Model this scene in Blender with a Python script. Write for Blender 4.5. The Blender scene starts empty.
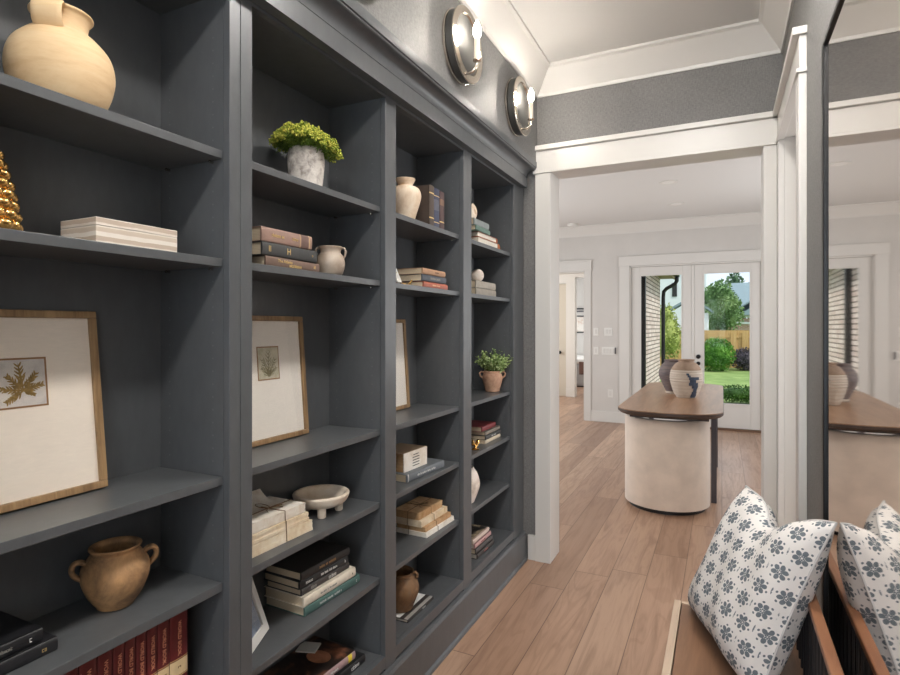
import bpy, bmesh, math, random
from mathutils import Vector, Matrix, Euler
R = math.radians
PI = math.pi
SC = bpy.context.scene
COL = SC.collection
random.seed(7)

# ------------------------------------------------------------------ camera
cam_d = bpy.data.cameras.new('camera')
cam_d.sensor_width = 36.0
cam_d.lens = 22.4
cam_d.shift_y = -0.0106
cam_d.clip_start = 0.02
cam_d.clip_end = 300
cam = bpy.data.objects.new('camera', cam_d)
COL.objects.link(cam)
cam.location = (0, 0, 1.40)
cam.rotation_euler = (R(90), 0, R(25.9))
SC.camera = cam

# ------------------------------------------------------------------ exposure
SC.view_settings.view_transform = 'Standard'
SC.view_settings.look = 'None'
SC.view_settings.exposure = 0.0
SC.view_settings.gamma = 1.0
SC.view_settings.use_curve_mapping = False

# ------------------------------------------------------------------ sky, sun
wd = bpy.data.worlds.new('sky')
SC.world = wd
wd.use_nodes = True
wn, wl = wd.node_tree.nodes, wd.node_tree.links
wn.clear()
w_out = wn.new('ShaderNodeOutputWorld')
w_bg = wn.new('ShaderNodeBackground')
w_tc = wn.new('ShaderNodeTexCoord')
w_map = wn.new('ShaderNodeMapping')
w_map.inputs['Scale'].default_value = (1.5, 1.5, 5)
w_noise = wn.new('ShaderNodeTexNoise')
w_noise.inputs['Scale'].default_value = 2.2
w_noise.inputs['Detail'].default_value = 5
w_ramp = wn.new('ShaderNodeValToRGB')
w_ramp.color_ramp.elements[0].position = 0.35
w_ramp.color_ramp.elements[0].color = (0.62, 0.76, 0.92, 1)
w_ramp.color_ramp.elements[1].position = 0.6
w_ramp.color_ramp.elements[1].color = (0.93, 0.95, 0.98, 1)
wl.new(w_tc.outputs['Generated'], w_map.inputs[0])
wl.new(w_map.outputs[0], w_noise.inputs['Vector'])
wl.new(w_noise.outputs['Fac'], w_ramp.inputs[0])
wl.new(w_ramp.outputs[0], w_bg.inputs[0])
w_bg.inputs[1].default_value = 1.35
wl.new(w_bg.outputs[0], w_out.inputs[0])

def lamp(name, kind, loc, rot, power, color, **kw):
    d = bpy.data.lights.new(name, kind)
    d.energy = power
    d.color = color
    for k, v in kw.items():
        setattr(d, k, v)
    o = bpy.data.objects.new(name, d)
    COL.objects.link(o)
    o.location = loc
    o.rotation_euler = [R(a) for a in rot]
    return o

lamp('sun', 'SUN', (0, 20, 20), (14.5, 38, 0), 3.2, (1, 0.95, 0.88), angle=R(8))
# area lamps in place of daylight; only the hall walls have window openings
DAY = (0.76, 0.88, 1.0)
lamp('daylight_hall_window', 'AREA', (-0.38, -2.14, 1.55), (90, 0, 0), 27, DAY, shape='RECTANGLE', size=0.95, size_y=1.5)
lamp('fill_hall_side', 'AREA', (0.262, -1.0, 1.6), (90, 0, 90), 7, (0.95, 0.975, 1.0), shape='RECTANGLE', size=1.1, size_y=1.3)  # added together with its window to brighten the bookcase fronts
lamp('daylight_fill_side_room', 'AREA', (2.55, 2.9, 1.5), (90, 0, 90), 55, (0.95, 0.97, 1.0), shape='RECTANGLE', size=1.2, size_y=1.4)  # area lamp added to send light through the opening; no window here
lamp('daylight_fill_dining_left', 'AREA', (-3.62, 5.9, 1.6), (90, 0, -90), 74, (0.94, 0.97, 1.0), shape='RECTANGLE', size=2.6, size_y=1.7)  # area lamp added to light the room; the wall behind is solid
lamp('daylight_fill_dining_right', 'AREA', (1.62, 6.2, 1.6), (90, 0, 90), 46, (0.94, 0.97, 1.0), shape='RECTANGLE', size=2.4, size_y=1.7)  # added area lamp as well; no window is built on this side
lamp('daylight_passage', 'AREA', (-4.55, 10.0, 1.6), (90, 0, -90), 60, (1.0, 0.97, 0.93), shape='RECTANGLE', size=1.4, size_y=1.6)
lamp('daylight_bedroom', 'AREA', (-4.55, 13.2, 1.6), (90, 0, -90), 70, (0.94, 0.97, 1.0), shape='RECTANGLE', size=1.6, size_y=1.6)
LAMP_BULB = 300.0      # sconce bulbs
LAMP_CEIL = 145.0       # ceiling lamps in the hall

# ------------------------------------------------------------------ materials
def principled(name):
    m = bpy.data.materials.new(name)
    m.use_nodes = True
    n = m.node_tree.nodes
    return m, n, m.node_tree.links, n['Principled BSDF']

def lin(c):
    return tuple(((x / 255 + 0.055) / 1.055) ** 2.4 if x > 10 else x / 255 / 12.92 for x in c)

def mat(name, rgb, rough=0.5, metal=0.0, noise=None, bump=None, coat=0.0, spec=0.5, stretch=(1, 1, 1), rgb2=None, sheen=0.0):
    """rgb in 0-255 sRGB; noise=(scale, amount) varies the colour; bump=(scale, strength, distance)"""
    m, n, l, b = principled(name)
    c = lin(rgb)
    b.inputs['Base Color'].default_value = (*c, 1)
    b.inputs['Roughness'].default_value = rough
    b.inputs['Metallic'].default_value = metal
    b.inputs['Coat Weight'].default_value = coat
    b.inputs['Coat Roughness'].default_value = 0.15
    b.inputs['Specular IOR Level'].default_value = spec
    b.inputs['Sheen Weight'].default_value = sheen
    if noise or bump:
        tc = n.new('ShaderNodeTexCoord')
        mp = n.new('ShaderNodeMapping')
        mp.inputs['Scale'].default_value = stretch
        l.new(tc.outputs['Object'], mp.inputs[0])
    if noise:
        t = n.new('ShaderNodeTexNoise')
        t.inputs['Scale'].default_value = noise[0]
        t.inputs['Detail'].default_value = 6
        t.inputs['Roughness'].default_value = 0.62
        l.new(mp.outputs[0], t.inputs['Vector'])
        r = n.new('ShaderNodeValToRGB')
        a = noise[1]
        c2 = lin(rgb2) if rgb2 else tuple(min(1, x * (1 + a)) for x in c)
        c1 = c if rgb2 else tuple(x * (1 - a) for x in c)
        r.color_ramp.elements[0].position = 0.36
        r.color_ramp.elements[1].position = 0.64
        r.color_ramp.elements[0].color = (*c1, 1)
        r.color_ramp.elements[1].color = (*c2, 1)
        l.new(t.outputs['Fac'], r.inputs[0])
        l.new(r.outputs[0], b.inputs['Base Color'])
    if bump:
        t2 = n.new('ShaderNodeTexNoise')
        t2.inputs['Scale'].default_value = bump[0]
        t2.inputs['Detail'].default_value = 4
        l.new(mp.outputs[0], t2.inputs['Vector'])
        bp = n.new('ShaderNodeBump')
        bp.inputs['Strength'].default_value = bump[1]
        bp.inputs['Distance'].default_value = bump[2] if len(bump) > 2 else 0.01
        l.new(t2.outputs['Fac'], bp.inputs['Height'])
        l.new(bp.outputs[0], b.inputs['Normal'])
    return m

def emit(name, rgb, strength):
    m = bpy.data.materials.new(name)
    m.use_nodes = True
    n, l = m.node_tree.nodes, m.node_tree.links
    n.clear()
    o = n.new('ShaderNodeOutputMaterial')
    e = n.new('ShaderNodeEmission')
    e.inputs[0].default_value = (*rgb, 1)
    e.inputs[1].default_value = strength
    l.new(e.outputs[0], o.inputs[0])
    return m

def glass(name, tint=(1, 1, 1), refl=1.0):
    m = bpy.data.materials.new(name)
    m.use_nodes = True
    n, l = m.node_tree.nodes, m.node_tree.links
    n.clear()
    o = n.new('ShaderNodeOutputMaterial')
    t = n.new('ShaderNodeBsdfTransparent')
    t.inputs[0].default_value = (*tint, 1)
    g = n.new('ShaderNodeBsdfGlossy')
    g.inputs['Roughness'].default_value = 0.02
    f = n.new('ShaderNodeLayerWeight')
    f.inputs['Blend'].default_value = 0.5
    p5 = n.new('ShaderNodeMath')
    p5.operation = 'POWER'
    p5.inputs[1].default_value = 5.0
    l.new(f.outputs['Facing'], p5.inputs[0])
    k = n.new('ShaderNodeMath')
    k.operation = 'MULTIPLY_ADD'
    k.inputs[1].default_value = 0.9 * refl
    k.inputs[2].default_value = 0.03 * refl
    x = n.new('ShaderNodeMixShader')
    l.new(p5.outputs[0], k.inputs[0])
    l.new(k.outputs[0], x.inputs[0])
    l.new(t.outputs[0], x.inputs[1])
    l.new(g.outputs[0], x.inputs[2])
    l.new(x.outputs[0], o.inputs[0])
    return m

class NG:
    """small helper to write shader maths"""
    def __init__(s, m):
        s.n, s.l = m.node_tree.nodes, m.node_tree.links
    def math(s, op, a, b=None, c=None):
        k = s.n.new('ShaderNodeMath')
        k.operation = op
        for i, v in enumerate((a, b, c)):
            if v is None:
                continue
            if isinstance(v, (int, float)):
                k.inputs[i].default_value = v
            else:
                s.l.new(v, k.inputs[i])
        return k.outputs[0]
    def comb(s, x, y, z):
        k = s.n.new('ShaderNodeCombineXYZ')
        for i, v in enumerate((x, y, z)):
            if isinstance(v, (int, float)):
                k.inputs[i].default_value = v
            else:
                s.l.new(v, k.inputs[i])
        return k.outputs[0]
    def mix(s, f, a, b):
        k = s.n.new('ShaderNodeMix')
        k.data_type = 'RGBA'
        for i, v in ((0, f), (6, a), (7, b)):
            if isinstance(v, (int, float)):
                k.inputs[i].default_value = v
            elif isinstance(v, tuple):
                k.inputs[i].default_value = (*v, 1)
            else:
                s.l.new(v, k.inputs[i])
        return k.outputs[2]
    def noise(s, vec, scale, detail=4, rough=0.55, dist=0.0):
        k = s.n.new('ShaderNodeTexNoise')
        k.inputs['Scale'].default_value = scale
        k.inputs['Detail'].default_value = detail
        k.inputs['Roughness'].default_value = rough
        k.inputs['Distortion'].default_value = dist
        s.l.new(vec, k.inputs['Vector'])
        return k.outputs['Fac']
    def white(s, vec):
        k = s.n.new('ShaderNodeTexWhiteNoise')
        s.l.new(vec, k.inputs['Vector'])
        return k.outputs['Value']
    def ramp(s, f, stops):
        k = s.n.new('ShaderNodeValToRGB')
        e = k.color_ramp.elements
        while len(e) < len(stops):
            e.new(0.5)
        for i, (p, c) in enumerate(stops):
            e[i].position = p
            e[i].color = (*c, 1)
        s.l.new(f, k.inputs[0])
        return k.outputs[0]
    def xyz(s, kind='Object'):
        t = s.n.new('ShaderNodeTexCoord')
        q = s.n.new('ShaderNodeSeparateXYZ')
        s.l.new(t.outputs[kind], q.inputs[0])
        return q.outputs[0], q.outputs[1], q.outputs[2]
    def smooth(s, v, a, b):
        k = s.n.new('ShaderNodeMapRange')
        k.interpolation_type = 'SMOOTHSTEP'
        k.inputs[1].default_value = a
        k.inputs[2].default_value = b
        s.l.new(v, k.inputs[0])
        return k.outputs[0]

def wood_floor():
    m, n, l, b = principled('oak_plank_floor')
    g = NG(m)
    x, y, z = g.xyz()
    w, L = 0.19, 1.75
    xs = g.math('DIVIDE', x, w)
    i = g.math('FLOOR', xs)
    fx = g.math('SUBTRACT', xs, i)
    off = g.math('MULTIPLY', g.white(g.comb(i, 3.7, 0)), L)
    ys = g.math('DIVIDE', g.math('ADD', y, off), L)
    j = g.math('FLOOR', ys)
    fy = g.math('SUBTRACT', ys, j)
    rnd = g.white(g.comb(i, j, 1.3))
    rnd2 = g.white(g.comb(j, i, 8.1))
    sh = g.math('MULTIPLY', rnd, 37.0)
    grain = g.noise(g.comb(g.math('ADD', g.math('MULTIPLY', x, 9.0), sh), g.math('MULTIPLY', y, 0.75), sh), 2.2, 6, 0.6, 1.1)
    fine = g.noise(g.comb(g.math('MULTIPLY', x, 60.0), g.math('MULTIPLY', y, 2.2), sh), 2.0, 4, 0.6, 0.2)
    # broad cathedral figure
    fig = g.noise(g.comb(g.math('ADD', g.math('MULTIPLY', x, 4.0), sh), g.math('MULTIPLY', y, 0.55), sh), 1.6, 2, 0.5, 0.6)
    rings = g.math('SINE', g.math('MULTIPLY', fig, 62.0))
    base = g.ramp(rnd, [(0.0, lin((154, 121, 99))), (0.3, lin((182, 147, 122))), (0.55, lin((167, 133, 111))), (0.8, lin((194, 161, 136))), (1.0, lin((146, 114, 94)))])
    c1 = g.mix(g.math('MULTIPLY', g.smooth(grain, 0.42, 0.72), 0.5), base, lin((122, 90, 72)))
    c2 = g.mix(g.math('MULTIPLY', g.smooth(fine, 0.45, 0.8), 0.25), c1, lin((128, 94, 74)))
    c3 = g.mix(g.math('MULTIPLY', g.smooth(rings, 0.55, 1.0), g.math('MULTIPLY', rnd2, 0.28)), c2, lin((134, 98, 77)))
    # knots
    vo = n.new('ShaderNodeTexVoronoi')
    vo.inputs['Scale'].default_value = 1.0
    l.new(g.comb(g.math('MULTIPLY', x, 4.2), g.math('MULTIPLY', y, 1.6), 0.5), vo.inputs['Vector'])
    knot = g.math('SUBTRACT', 1.0, g.smooth(vo.outputs['Distance'], 0.015, 0.085))
    c4 = g.mix(g.math('MULTIPLY', knot, g.math('MULTIPLY', g.smooth(rnd2, 0.45, 0.75), 0.75)), c3, lin((88, 60, 46)))
    ex = g.math('MINIMUM', fx, g.math('SUBTRACT', 1.0, fx))
    ey = g.math('MINIMUM', fy, g.math('SUBTRACT', 1.0, fy))
    gap = g.math('MAXIMUM', g.math('LESS_THAN', ex, 0.011), g.math('LESS_THAN', ey, 0.0014))
    c5 = g.mix(g.math('MULTIPLY', gap, 0.75), c4, lin((92, 66, 52)))
    l.new(c5, b.inputs['Base Color'])
    b.inputs['Roughness'].default_value = 0.38
    rr = g.math('ADD', 0.25, g.math('MULTIPLY', grain, 0.18))
    l.new(rr, b.inputs['Roughness'])
    bp = n.new('ShaderNodeBump')
    bp.inputs['Strength'].default_value = 0.12
    bp.inputs['Distance'].default_value = 0.004
    l.new(g.math('SUBTRACT', fine, gap), bp.inputs['Height'])
    l.new(bp.outputs[0], b.inputs['Normal'])
    return m

def wood(name, a, bcol, axis='y', rough=0.4, scale=1.0, coat=0.0):
    m, n, l, b = principled(name)
    g = NG(m)
    x, y, z = g.xyz()
    S = {'x': (1.2, 14, 14), 'y': (14, 1.2, 14), 'z': (14, 14, 1.2)}[axis]
    v = g.comb(*[g.math('MULTIPLY', q, s * scale) for q, s in zip((x, y, z), S)])
    f1 = g.noise(v, 2.0, 6, 0.6, 0.8)
    f2 = g.noise(v, 9.0, 3, 0.6, 0.2)
    c = g.ramp(f1, [(0.3, lin(a)), (0.7, lin(bcol))])
    c = g.mix(g.math('MULTIPLY', g.smooth(f2, 0.5, 0.8), 0.3), c, tuple(k * 0.55 for k in lin(a)))
    l.new(c, b.inputs['Base Color'])
    b.inputs['Roughness'].default_value = rough
    b.inputs['Coat Weight'].default_value = coat
    return m

def grass_cloth(name):
    """woven dark grey wall covering with a soft sheen"""
    m, n, l, b = principled(name)
    g = NG(m)
    x, y, z = g.xyz()
    xy = g.math('ADD', x, y)
    f1 = g.noise(g.comb(g.math('MULTIPLY', xy, 60.0), 0.0, g.math('MULTIPLY', z, 260.0)), 1.0, 3)
    f2 = g.noise(g.comb(g.math('MULTIPLY', xy, 220.0), 1.0, g.math('MULTIPLY', z, 50.0)), 1.0, 3)
    f3 = g.noise(g.comb(x, y, z), 3.0, 4)
    f = g.math('ADD', g.math('MULTIPLY', g.math('ADD', f1, f2), 0.5), g.math('MULTIPLY', g.math('SUBTRACT', f3, 0.5), 0.25))
    l.new(g.ramp(f, [(0.32, lin((102, 101, 100))), (0.68, lin((136, 134, 132)))]), b.inputs['Base Color'])
    b.inputs['Roughness'].default_value = 0.62
    b.inputs['Specular IOR Level'].default_value = 0.35
    bp = n.new('ShaderNodeBump')
    bp.inputs['Strength'].default_value = 0.25
    bp.inputs['Distance'].default_value = 0.002
    l.new(f, bp.inputs['Height'])
    l.new(bp.outputs[0], b.inputs['Normal'])
    return m

def pillow_fabric():
    """white cotton block-printed with rows of slate blue six-petal flowers"""
    m, n, l, b = principled('flower_print_cotton')
    g = NG(m)
    x, y, z = g.xyz('UV')
    cw, ch = 0.066, 0.056
    r_ = g.math('DIVIDE', y, ch)
    row = g.math('FLOOR', r_)
    odd = g.math('MULTIPLY', g.math('MODULO', g.math('ADD', row, 100.0), 2.0), 0.5)
    u = g.math('ADD', g.math('DIVIDE', x, cw), odd)
    col = g.math('FLOOR', u)
    px = g.math('MULTIPLY', g.math('SUBTRACT', g.math('SUBTRACT', u, col), 0.5), cw)
    py = g.math('MULTIPLY', g.math('SUBTRACT', g.math('SUBTRACT', r_, row), 0.5), ch)
    wob = g.noise(g.comb(x, y, z), 90.0, 3)
    rr = g.math('SQRT', g.math('ADD', g.math('MULTIPLY', px, px), g.math('MULTIPLY', py, py)))
    th = g.math('ADD', g.math('ARCTAN2', py, px), 0.3)
    def petals(count, rc, ra, rt, turn):
        k = 2 * PI / count
        a = g.math('SUBTRACT', g.math('MODULO', g.math('ADD', th, 20 * PI + turn), k), k / 2)
        qx = g.math('DIVIDE', g.math('SUBTRACT', g.math('MULTIPLY', rr, g.math('COSINE', a)), rc), ra)
        qy = g.math('DIVIDE', g.math('MULTIPLY', rr, g.math('SINE', a)), rt)
        d = g.math('ADD', g.math('MULTIPLY', qx, qx), g.math('MULTIPLY', qy, qy))
        d = g.math('ADD', d, g.math('MULTIPLY', g.math('SUBTRACT', wob, 0.5), 1.3))
        return g.math('SUBTRACT', 1.0, g.smooth(d, 0.8, 1.1))
    p1 = petals(6, 0.0136, 0.0076, 0.0062, 0.0)
    p2 = petals(6, 0.0046, 0.0030, 0.0020, PI / 6)
    p3 = petals(6, 0.0236, 0.0028, 0.0034, PI / 6)
    mask = g.math('MAXIMUM', p1, g.math('MAXIMUM', p2, p3))
    # thin sprigs between the flowers
    px2 = g.math('SUBTRACT', g.math('ABSOLUTE', px), cw * 0.5)
    sp = g.math('ADD', g.math('POWER', g.math('DIVIDE', px2, 0.0022), 2.0), g.math('POWER', g.math('DIVIDE', g.math('SUBTRACT', py, 0.004), 0.011), 2.0))
    sprig = g.math('MULTIPLY', g.math('SUBTRACT', 1.0, g.smooth(sp, 0.6, 1.2)), g.smooth(wob, 0.42, 0.55))
    mask = g.math('MAXIMUM', mask, sprig)
    ink = g.mix(wob, lin((72, 84, 94)), lin((110, 120, 128)))
    weave = g.noise(g.comb(g.math('MULTIPLY', x, 900.0), g.math('MULTIPLY', y, 900.0), 0.0), 1.0, 2)
    paper = g.mix(weave, lin((226, 221, 217)), lin((243, 239, 235)))
    l.new(g.mix(g.math('MULTIPLY', mask, 0.92), paper, ink), b.inputs['Base Color'])
    b.inputs['Roughness'].default_value = 0.9
    b.inputs['Specular IOR Level'].default_value = 0.2
    fold = g.noise(g.comb(x, y, z), 9.0, 3, 0.5, 0.6)
    bp = n.new('ShaderNodeBump')
    bp.inputs['Strength'].default_value = 0.35
    bp.inputs['Distance'].default_value = 0.02
    l.new(fold, bp.inputs['Height'])
    l.new(bp.outputs[0], b.inputs['Normal'])
    return m

def brick_mat(name, c1, c2, mortar, axis='y', w=0.2, h=0.066):
    m, n, l, b = principled(name)
    g = NG(m)
    x, y, z = g.xyz()
    t = n.new('ShaderNodeTexBrick')
    t.inputs['Color1'].default_value = (*lin(c1), 1)
    t.inputs['Color2'].default_value = (*lin(c2), 1)
    t.inputs['Mortar'].default_value = (*lin(mortar), 1)
    t.inputs['Scale'].default_value = 1.0
    t.inputs['Mortar Size'].default_value = 0.012
    t.inputs['Brick Width'].default_value = w
    t.inputs['Row Height'].default_value = h
    l.new(g.comb(y if axis == 'y' else x, z, 0.0), t.inputs['Vector'])
    l.new(t.outputs['Color'], b.inputs['Base Color'])
    b.inputs['Roughness'].default_value = 0.9
    return m

def mottled(name, c1, c2, c3, rough=0.75, scale=7.0, bump=0.2, stretch=(1, 1, 1), metal=0.0):
    """three-tone patchy surface for clay, stone and old paper"""
    m, n, l, b = principled(name)
    g = NG(m)
    x, y, z = g.xyz()
    v = g.comb(*[g.math('MULTIPLY', q, s) for q, s in zip((x, y, z), stretch)])
    f = g.noise(v, scale, 6, 0.65, 0.4)
    f2 = g.noise(v, scale * 5, 4, 0.6)
    c = g.ramp(f, [(0.3, lin(c1)), (0.5, lin(c2)), (0.7, lin(c3))])
    c = g.mix(g.math('MULTIPLY', g.smooth(f2, 0.55, 0.8), 0.35), c, lin(c1))
    l.new(c, b.inputs['Base Color'])
    b.inputs['Roughness'].default_value = rough
    b.inputs['Metallic'].default_value = metal
    bp = n.new('ShaderNodeBump')
    bp.inputs['Strength'].default_value = bump
    bp.inputs['Distance'].default_value = 0.004
    l.new(g.math('ADD', f, g.math('MULTIPLY', f2, 0.6)), bp.inputs['Height'])
    l.new(bp.outputs[0], b.inputs['Normal'])
    return m

def striped(name, cols, axis='z', size=0.02, rough=0.45, wob=0.2):
    m, n, l, b = principled(name)
    g = NG(m)
    c = dict(zip('xyz', g.xyz()))
    f = g.noise(g.comb(c['x'], c['y'], c['z']), 30.0, 3)
    v = g.math('ADD', g.math('DIVIDE', c[axis], size), g.math('MULTIPLY', g.math('SUBTRACT', f, 0.5), wob))
    fr = g.math('FRACT', v)
    k = g.n.new('ShaderNodeValToRGB')
    k.color_ramp.interpolation = 'CONSTANT'
    e = k.color_ramp.elements
    while len(e) < len(cols):
        e.new(0.5)
    for i, q in enumerate(cols):
        e[i].position = i / len(cols)
        e[i].color = (*lin(q), 1)
    l.new(fr, k.inputs[0])
    l.new(g.mix(g.math('MULTIPLY', f, 0.25), k.outputs[0], lin((170, 150, 130))), b.inputs['Base Color'])
    b.inputs['Roughness'].default_value = rough
    return m

def leafy(name, c1, c2, c3, scale=40):
    m, n, l, b = principled(name)
    g = NG(m)
    x, y, z = g.xyz()
    f = g.noise(g.comb(x, y, z), scale, 3)
    l.new(g.ramp(f, [(0.32, lin(c1)), (0.5, lin(c2)), (0.68, lin(c3))]), b.inputs['Base Color'])
    b.inputs['Roughness'].default_value = 0.6
    b.inputs['Specular IOR Level'].default_value = 0.25
    return m

P = {}
P['floor'] = wood_floor()
P['white'] = mat('white_trim_paint', (216, 213, 208), 0.35)
P['wallg'] = mat('light_grey_wall_paint', (206, 202, 197), 0.8, noise=(2.0, 0.03))
P['ceil'] = mat('white_ceiling_paint', (216, 214, 211), 0.9, bump=(160, 0.12, 0.003))
P['cloth'] = grass_cloth('grey_woven_wall_covering')
P['slate'] = mat('slate_grey_cabinet_paint', (84, 86, 88), 0.34, noise=(35, 0.06), bump=(90, 0.05, 0.002), stretch=(1, 1, 0.4))
P['pinhole'] = mat('drilled_hole_rim', (104, 106, 110), 0.5)
P['nickel'] = mat('brushed_nickel', (205, 196, 184), 0.22, 1.0)
P['nickel_dark'] = mat('dark_bronze_band', (88, 88, 86), 0.35, 0.7)
P['sleeve'] = mat('candle_sleeve', (226, 214, 196), 0.35)
P['bulb'] = emit('lit_bulb', (1.0, 0.92, 0.82), LAMP_BULB)
P['lamp'] = emit('lit_diffuser', (1.0, 0.965, 0.92), LAMP_CEIL)
P['off'] = mat('unlit_lamp_lens', (232, 230, 226), 0.4)
P['black'] = mat('black_metal', (26, 26, 28), 0.4, 0.3)
P['blackp'] = mat('black_paint', (30, 30, 33), 0.45)
P['pane'] = glass('clear_window_glass', (0.97, 0.985, 0.98), 0.12)
P['picglass'] = glass('picture_glass', (1, 1, 1), 1.0)
mm = mat('mirror_silver', (226, 220, 214), 0.03, 1.0)
P['mirror'] = mm
P['plate'] = mat('white_plastic_plate', (226, 224, 219), 0.4)
P['oakframe'] = wood('weathered_gold_oak', (120, 92, 62), (172, 140, 100), 'z', 0.5, 1.6)
P['mount'] = mat('cream_mount_board', (238, 226, 211), 0.85, noise=(60, 0.03), stretch=(1, 1, 6))
P['mount2'] = mat('white_linen_mount_board', (238, 231, 221), 0.8, noise=(60, 0.03), stretch=(1, 1, 6))
P['print'] = mottled('aged_print_paper', (190, 182, 176), (206, 199, 192), (216, 208, 196), 0.9, 30, 0.02)
P['print2'] = mottled('aged_green_print_paper', (172, 166, 138), (196, 188, 162), (208, 200, 176), 0.9, 40, 0.02)
P['printedge'] = mat('brown_print_border', (146, 108, 70), 0.8)
P['leafink'] = mat('ochre_pressed_leaf', (146, 118, 66), 0.85, noise=(120, 0.25))
P['leafink2'] = mat('olive_botanical_ink', (120, 110, 76), 0.85, noise=(120, 0.3))
P['clay_big'] = mottled('pale_buff_clay', (206, 168, 124), (224, 193, 150), (231, 205, 166), 0.75, 5, 0.15, (1, 1, 4))
P['clay_urn'] = mottled('smoked_brown_clay', (92, 74, 58), (172, 132, 92), (208, 162, 112), 0.75, 11, 0.35)
P['clay_grey'] = mottled('grey_beige_glaze', (140, 124, 110), (168, 152, 136), (184, 170, 154), 0.4, 8, 0.1)
P['clay_pot'] = mottled('terracotta_wash', (136, 100, 80), (180, 140, 114), (198, 164, 138), 0.8, 14, 0.25)
P['clay_dark'] = mottled('two_tone_brown_clay', (70, 54, 42), (132, 98, 66), (112, 96, 82), 0.75, 9, 0.3)
P['stone'] = mottled('flaked_white_stone', (128, 116, 108), (206, 198, 190), (226, 220, 212), 0.8, 34, 0.5)
P['plaster'] = mottled('cream_plaster', (196, 164, 130), (226, 206, 182), (234, 224, 210), 0.85, 9, 0.25)
P['plaster2'] = mottled('white_pitted_plaster', (176, 156, 138), (222, 208, 194), (232, 222, 212), 0.85, 16, 0.4)
P['marble'] = mottled('cream_marble', (206, 184, 158), (226, 210, 190), (234, 222, 206), 0.4, 12, 0.1)
P['gold'] = mat('brushed_gold', (226, 180, 108), 0.24, 1.0, noise=(30, 0.12))
P['goldink'] = mat('gold_foil_lettering', (222, 190, 128), 0.4, 0.3)
P['whiteink'] = mat('white_lettering', (226, 224, 220), 0.6)
P['darkink'] = mat('dark_lettering', (48, 44, 42), 0.7)
P['greyink'] = mat('grey_lettering', (150, 146, 140), 0.7)
P['box'] = striped('bone_inlay_stripes', [(228, 218, 206), (196, 178, 160), (234, 226, 216), (206, 190, 172)], 'z', 0.037, 0.4, 0.12)
P['pages'] = striped('book_page_edges', [(214, 196, 168), (204, 184, 154), (220, 204, 178)], 'z', 0.0042, 0.85)
P['pagesw'] = striped('white_page_edges', [(228, 220, 206), (214, 204, 188), (234, 228, 216)], 'z', 0.004, 0.85)
P['paper'] = mottled('bare_old_paper', (204, 176, 138), (226, 208, 180), (236, 224, 204), 0.9, 22, 0.3)
P['paper2'] = mottled('foxed_tan_paper', (164, 124, 82), (190, 152, 110), (206, 176, 138), 0.9, 18, 0.3)
P['paperw'] = mottled('white_old_paper', (214, 200, 182), (232, 224, 212), (240, 235, 226), 0.9, 20, 0.3)
P['twine'] = mat('brown_twine', (120, 92, 64), 0.9)
P['velvet'] = mat('taupe_velvet', (222, 204, 188), 0.85, noise=(6, 0.07), sheen=0.4, bump=(200, 0.08, 0.002))
P['tablewood'] = wood('walnut_table_top', (146, 110, 84), (180, 142, 112), 'y', 0.3, 0.8)
P['tabledark'] = mat('dark_stained_wood', (70, 54, 46), 0.4)
P['legmetal'] = mat('dark_pewter_metal', (84, 80, 84), 0.4, 0.5)
P['vasew'] = striped('ribbed_ash_glaze', [(206, 194, 180), (198, 184, 170)], 'z', 0.03, 0.7)
P['vaseink'] = mat('indigo_brush_glaze', (62, 74, 94), 0.6, noise=(60, 0.3))
P['vased'] = mottled('dark_ribbed_glaze', (84, 74, 76), (110, 98, 98), (132, 116, 106), 0.7, 8, 0.2, (1, 1, 8))
P['vasetop'] = mottled('tan_bare_clay', (140, 116, 98), (164, 140, 120), (176, 152, 134), 0.8, 10, 0.2)
P['benchseat'] = wood('brown_oak_seat', (112, 82, 62), (146, 110, 84), 'y', 0.4, 0.8)
P['benchlight'] = wood('pale_oak_edge', (186, 162, 140), (208, 186, 164), 'y', 0.5, 1.0)
P['benchrail'] = wood('warm_oak_rail', (128, 84, 58), (160, 112, 80), 'y', 0.4, 1.0)
P['fabric'] = pillow_fabric()
P['piping'] = mat('off_white_piping', (206, 204, 202), 0.95)
P['brick'] = brick_mat('painted_red_brick', (194, 172, 164), (224, 210, 204), (112, 100, 94), 'y', 0.21, 0.08)
P['brick2'] = brick_mat('red_brick', (150, 108, 90), (170, 130, 110), (200, 190, 180), 'x', 0.25, 0.08)
P['grass'] = mottled('lawn_grass', (98, 124, 62), (124, 148, 80), (144, 164, 98), 0.95, 1.5, 0.2)
P['cement'] = mat('patio_concrete', (190, 188, 184), 0.9, noise=(4, 0.06))
P['cedar'] = wood('cedar_fence_boards', (188, 148, 92), (222, 186, 128), 'z', 0.8, 0.6)
P['shingle'] = mat('blue_grey_shingles', (128, 146, 154), 0.9, noise=(6, 0.1), stretch=(1, 1, 4))
P['siding'] = mat('white_siding', (222, 228, 232), 0.8)
P['sidingb'] = mat('blue_grey_siding', (136, 156, 166), 0.8)
P['soffit'] = mat('tan_eave_board', (146, 132, 108), 0.8)
P['leaf_y'] = leafy('yellow_green_florets', (96, 118, 36), (160, 168, 62), (222, 208, 100), 90)
P['leaf_g'] = leafy('grey_green_leaves', (84, 110, 56), (146, 168, 104), (206, 218, 168), 60)
P['leaf_stem'] = leafy('dark_green_stems', (62, 86, 28), (96, 120, 42), (130, 148, 58), 60)
P['bush_g'] = leafy('bright_green_hedge_leaves', (50, 92, 32), (86, 136, 52), (122, 168, 74), 3)
P['bush_d'] = leafy('deep_green_hedge_leaves', (46, 74, 34), (70, 104, 48), (100, 134, 66), 3)
P['bush_p'] = leafy('dusky_purple_leaves', (58, 54, 62), (82, 76, 86), (104, 96, 104), 4)
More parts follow.
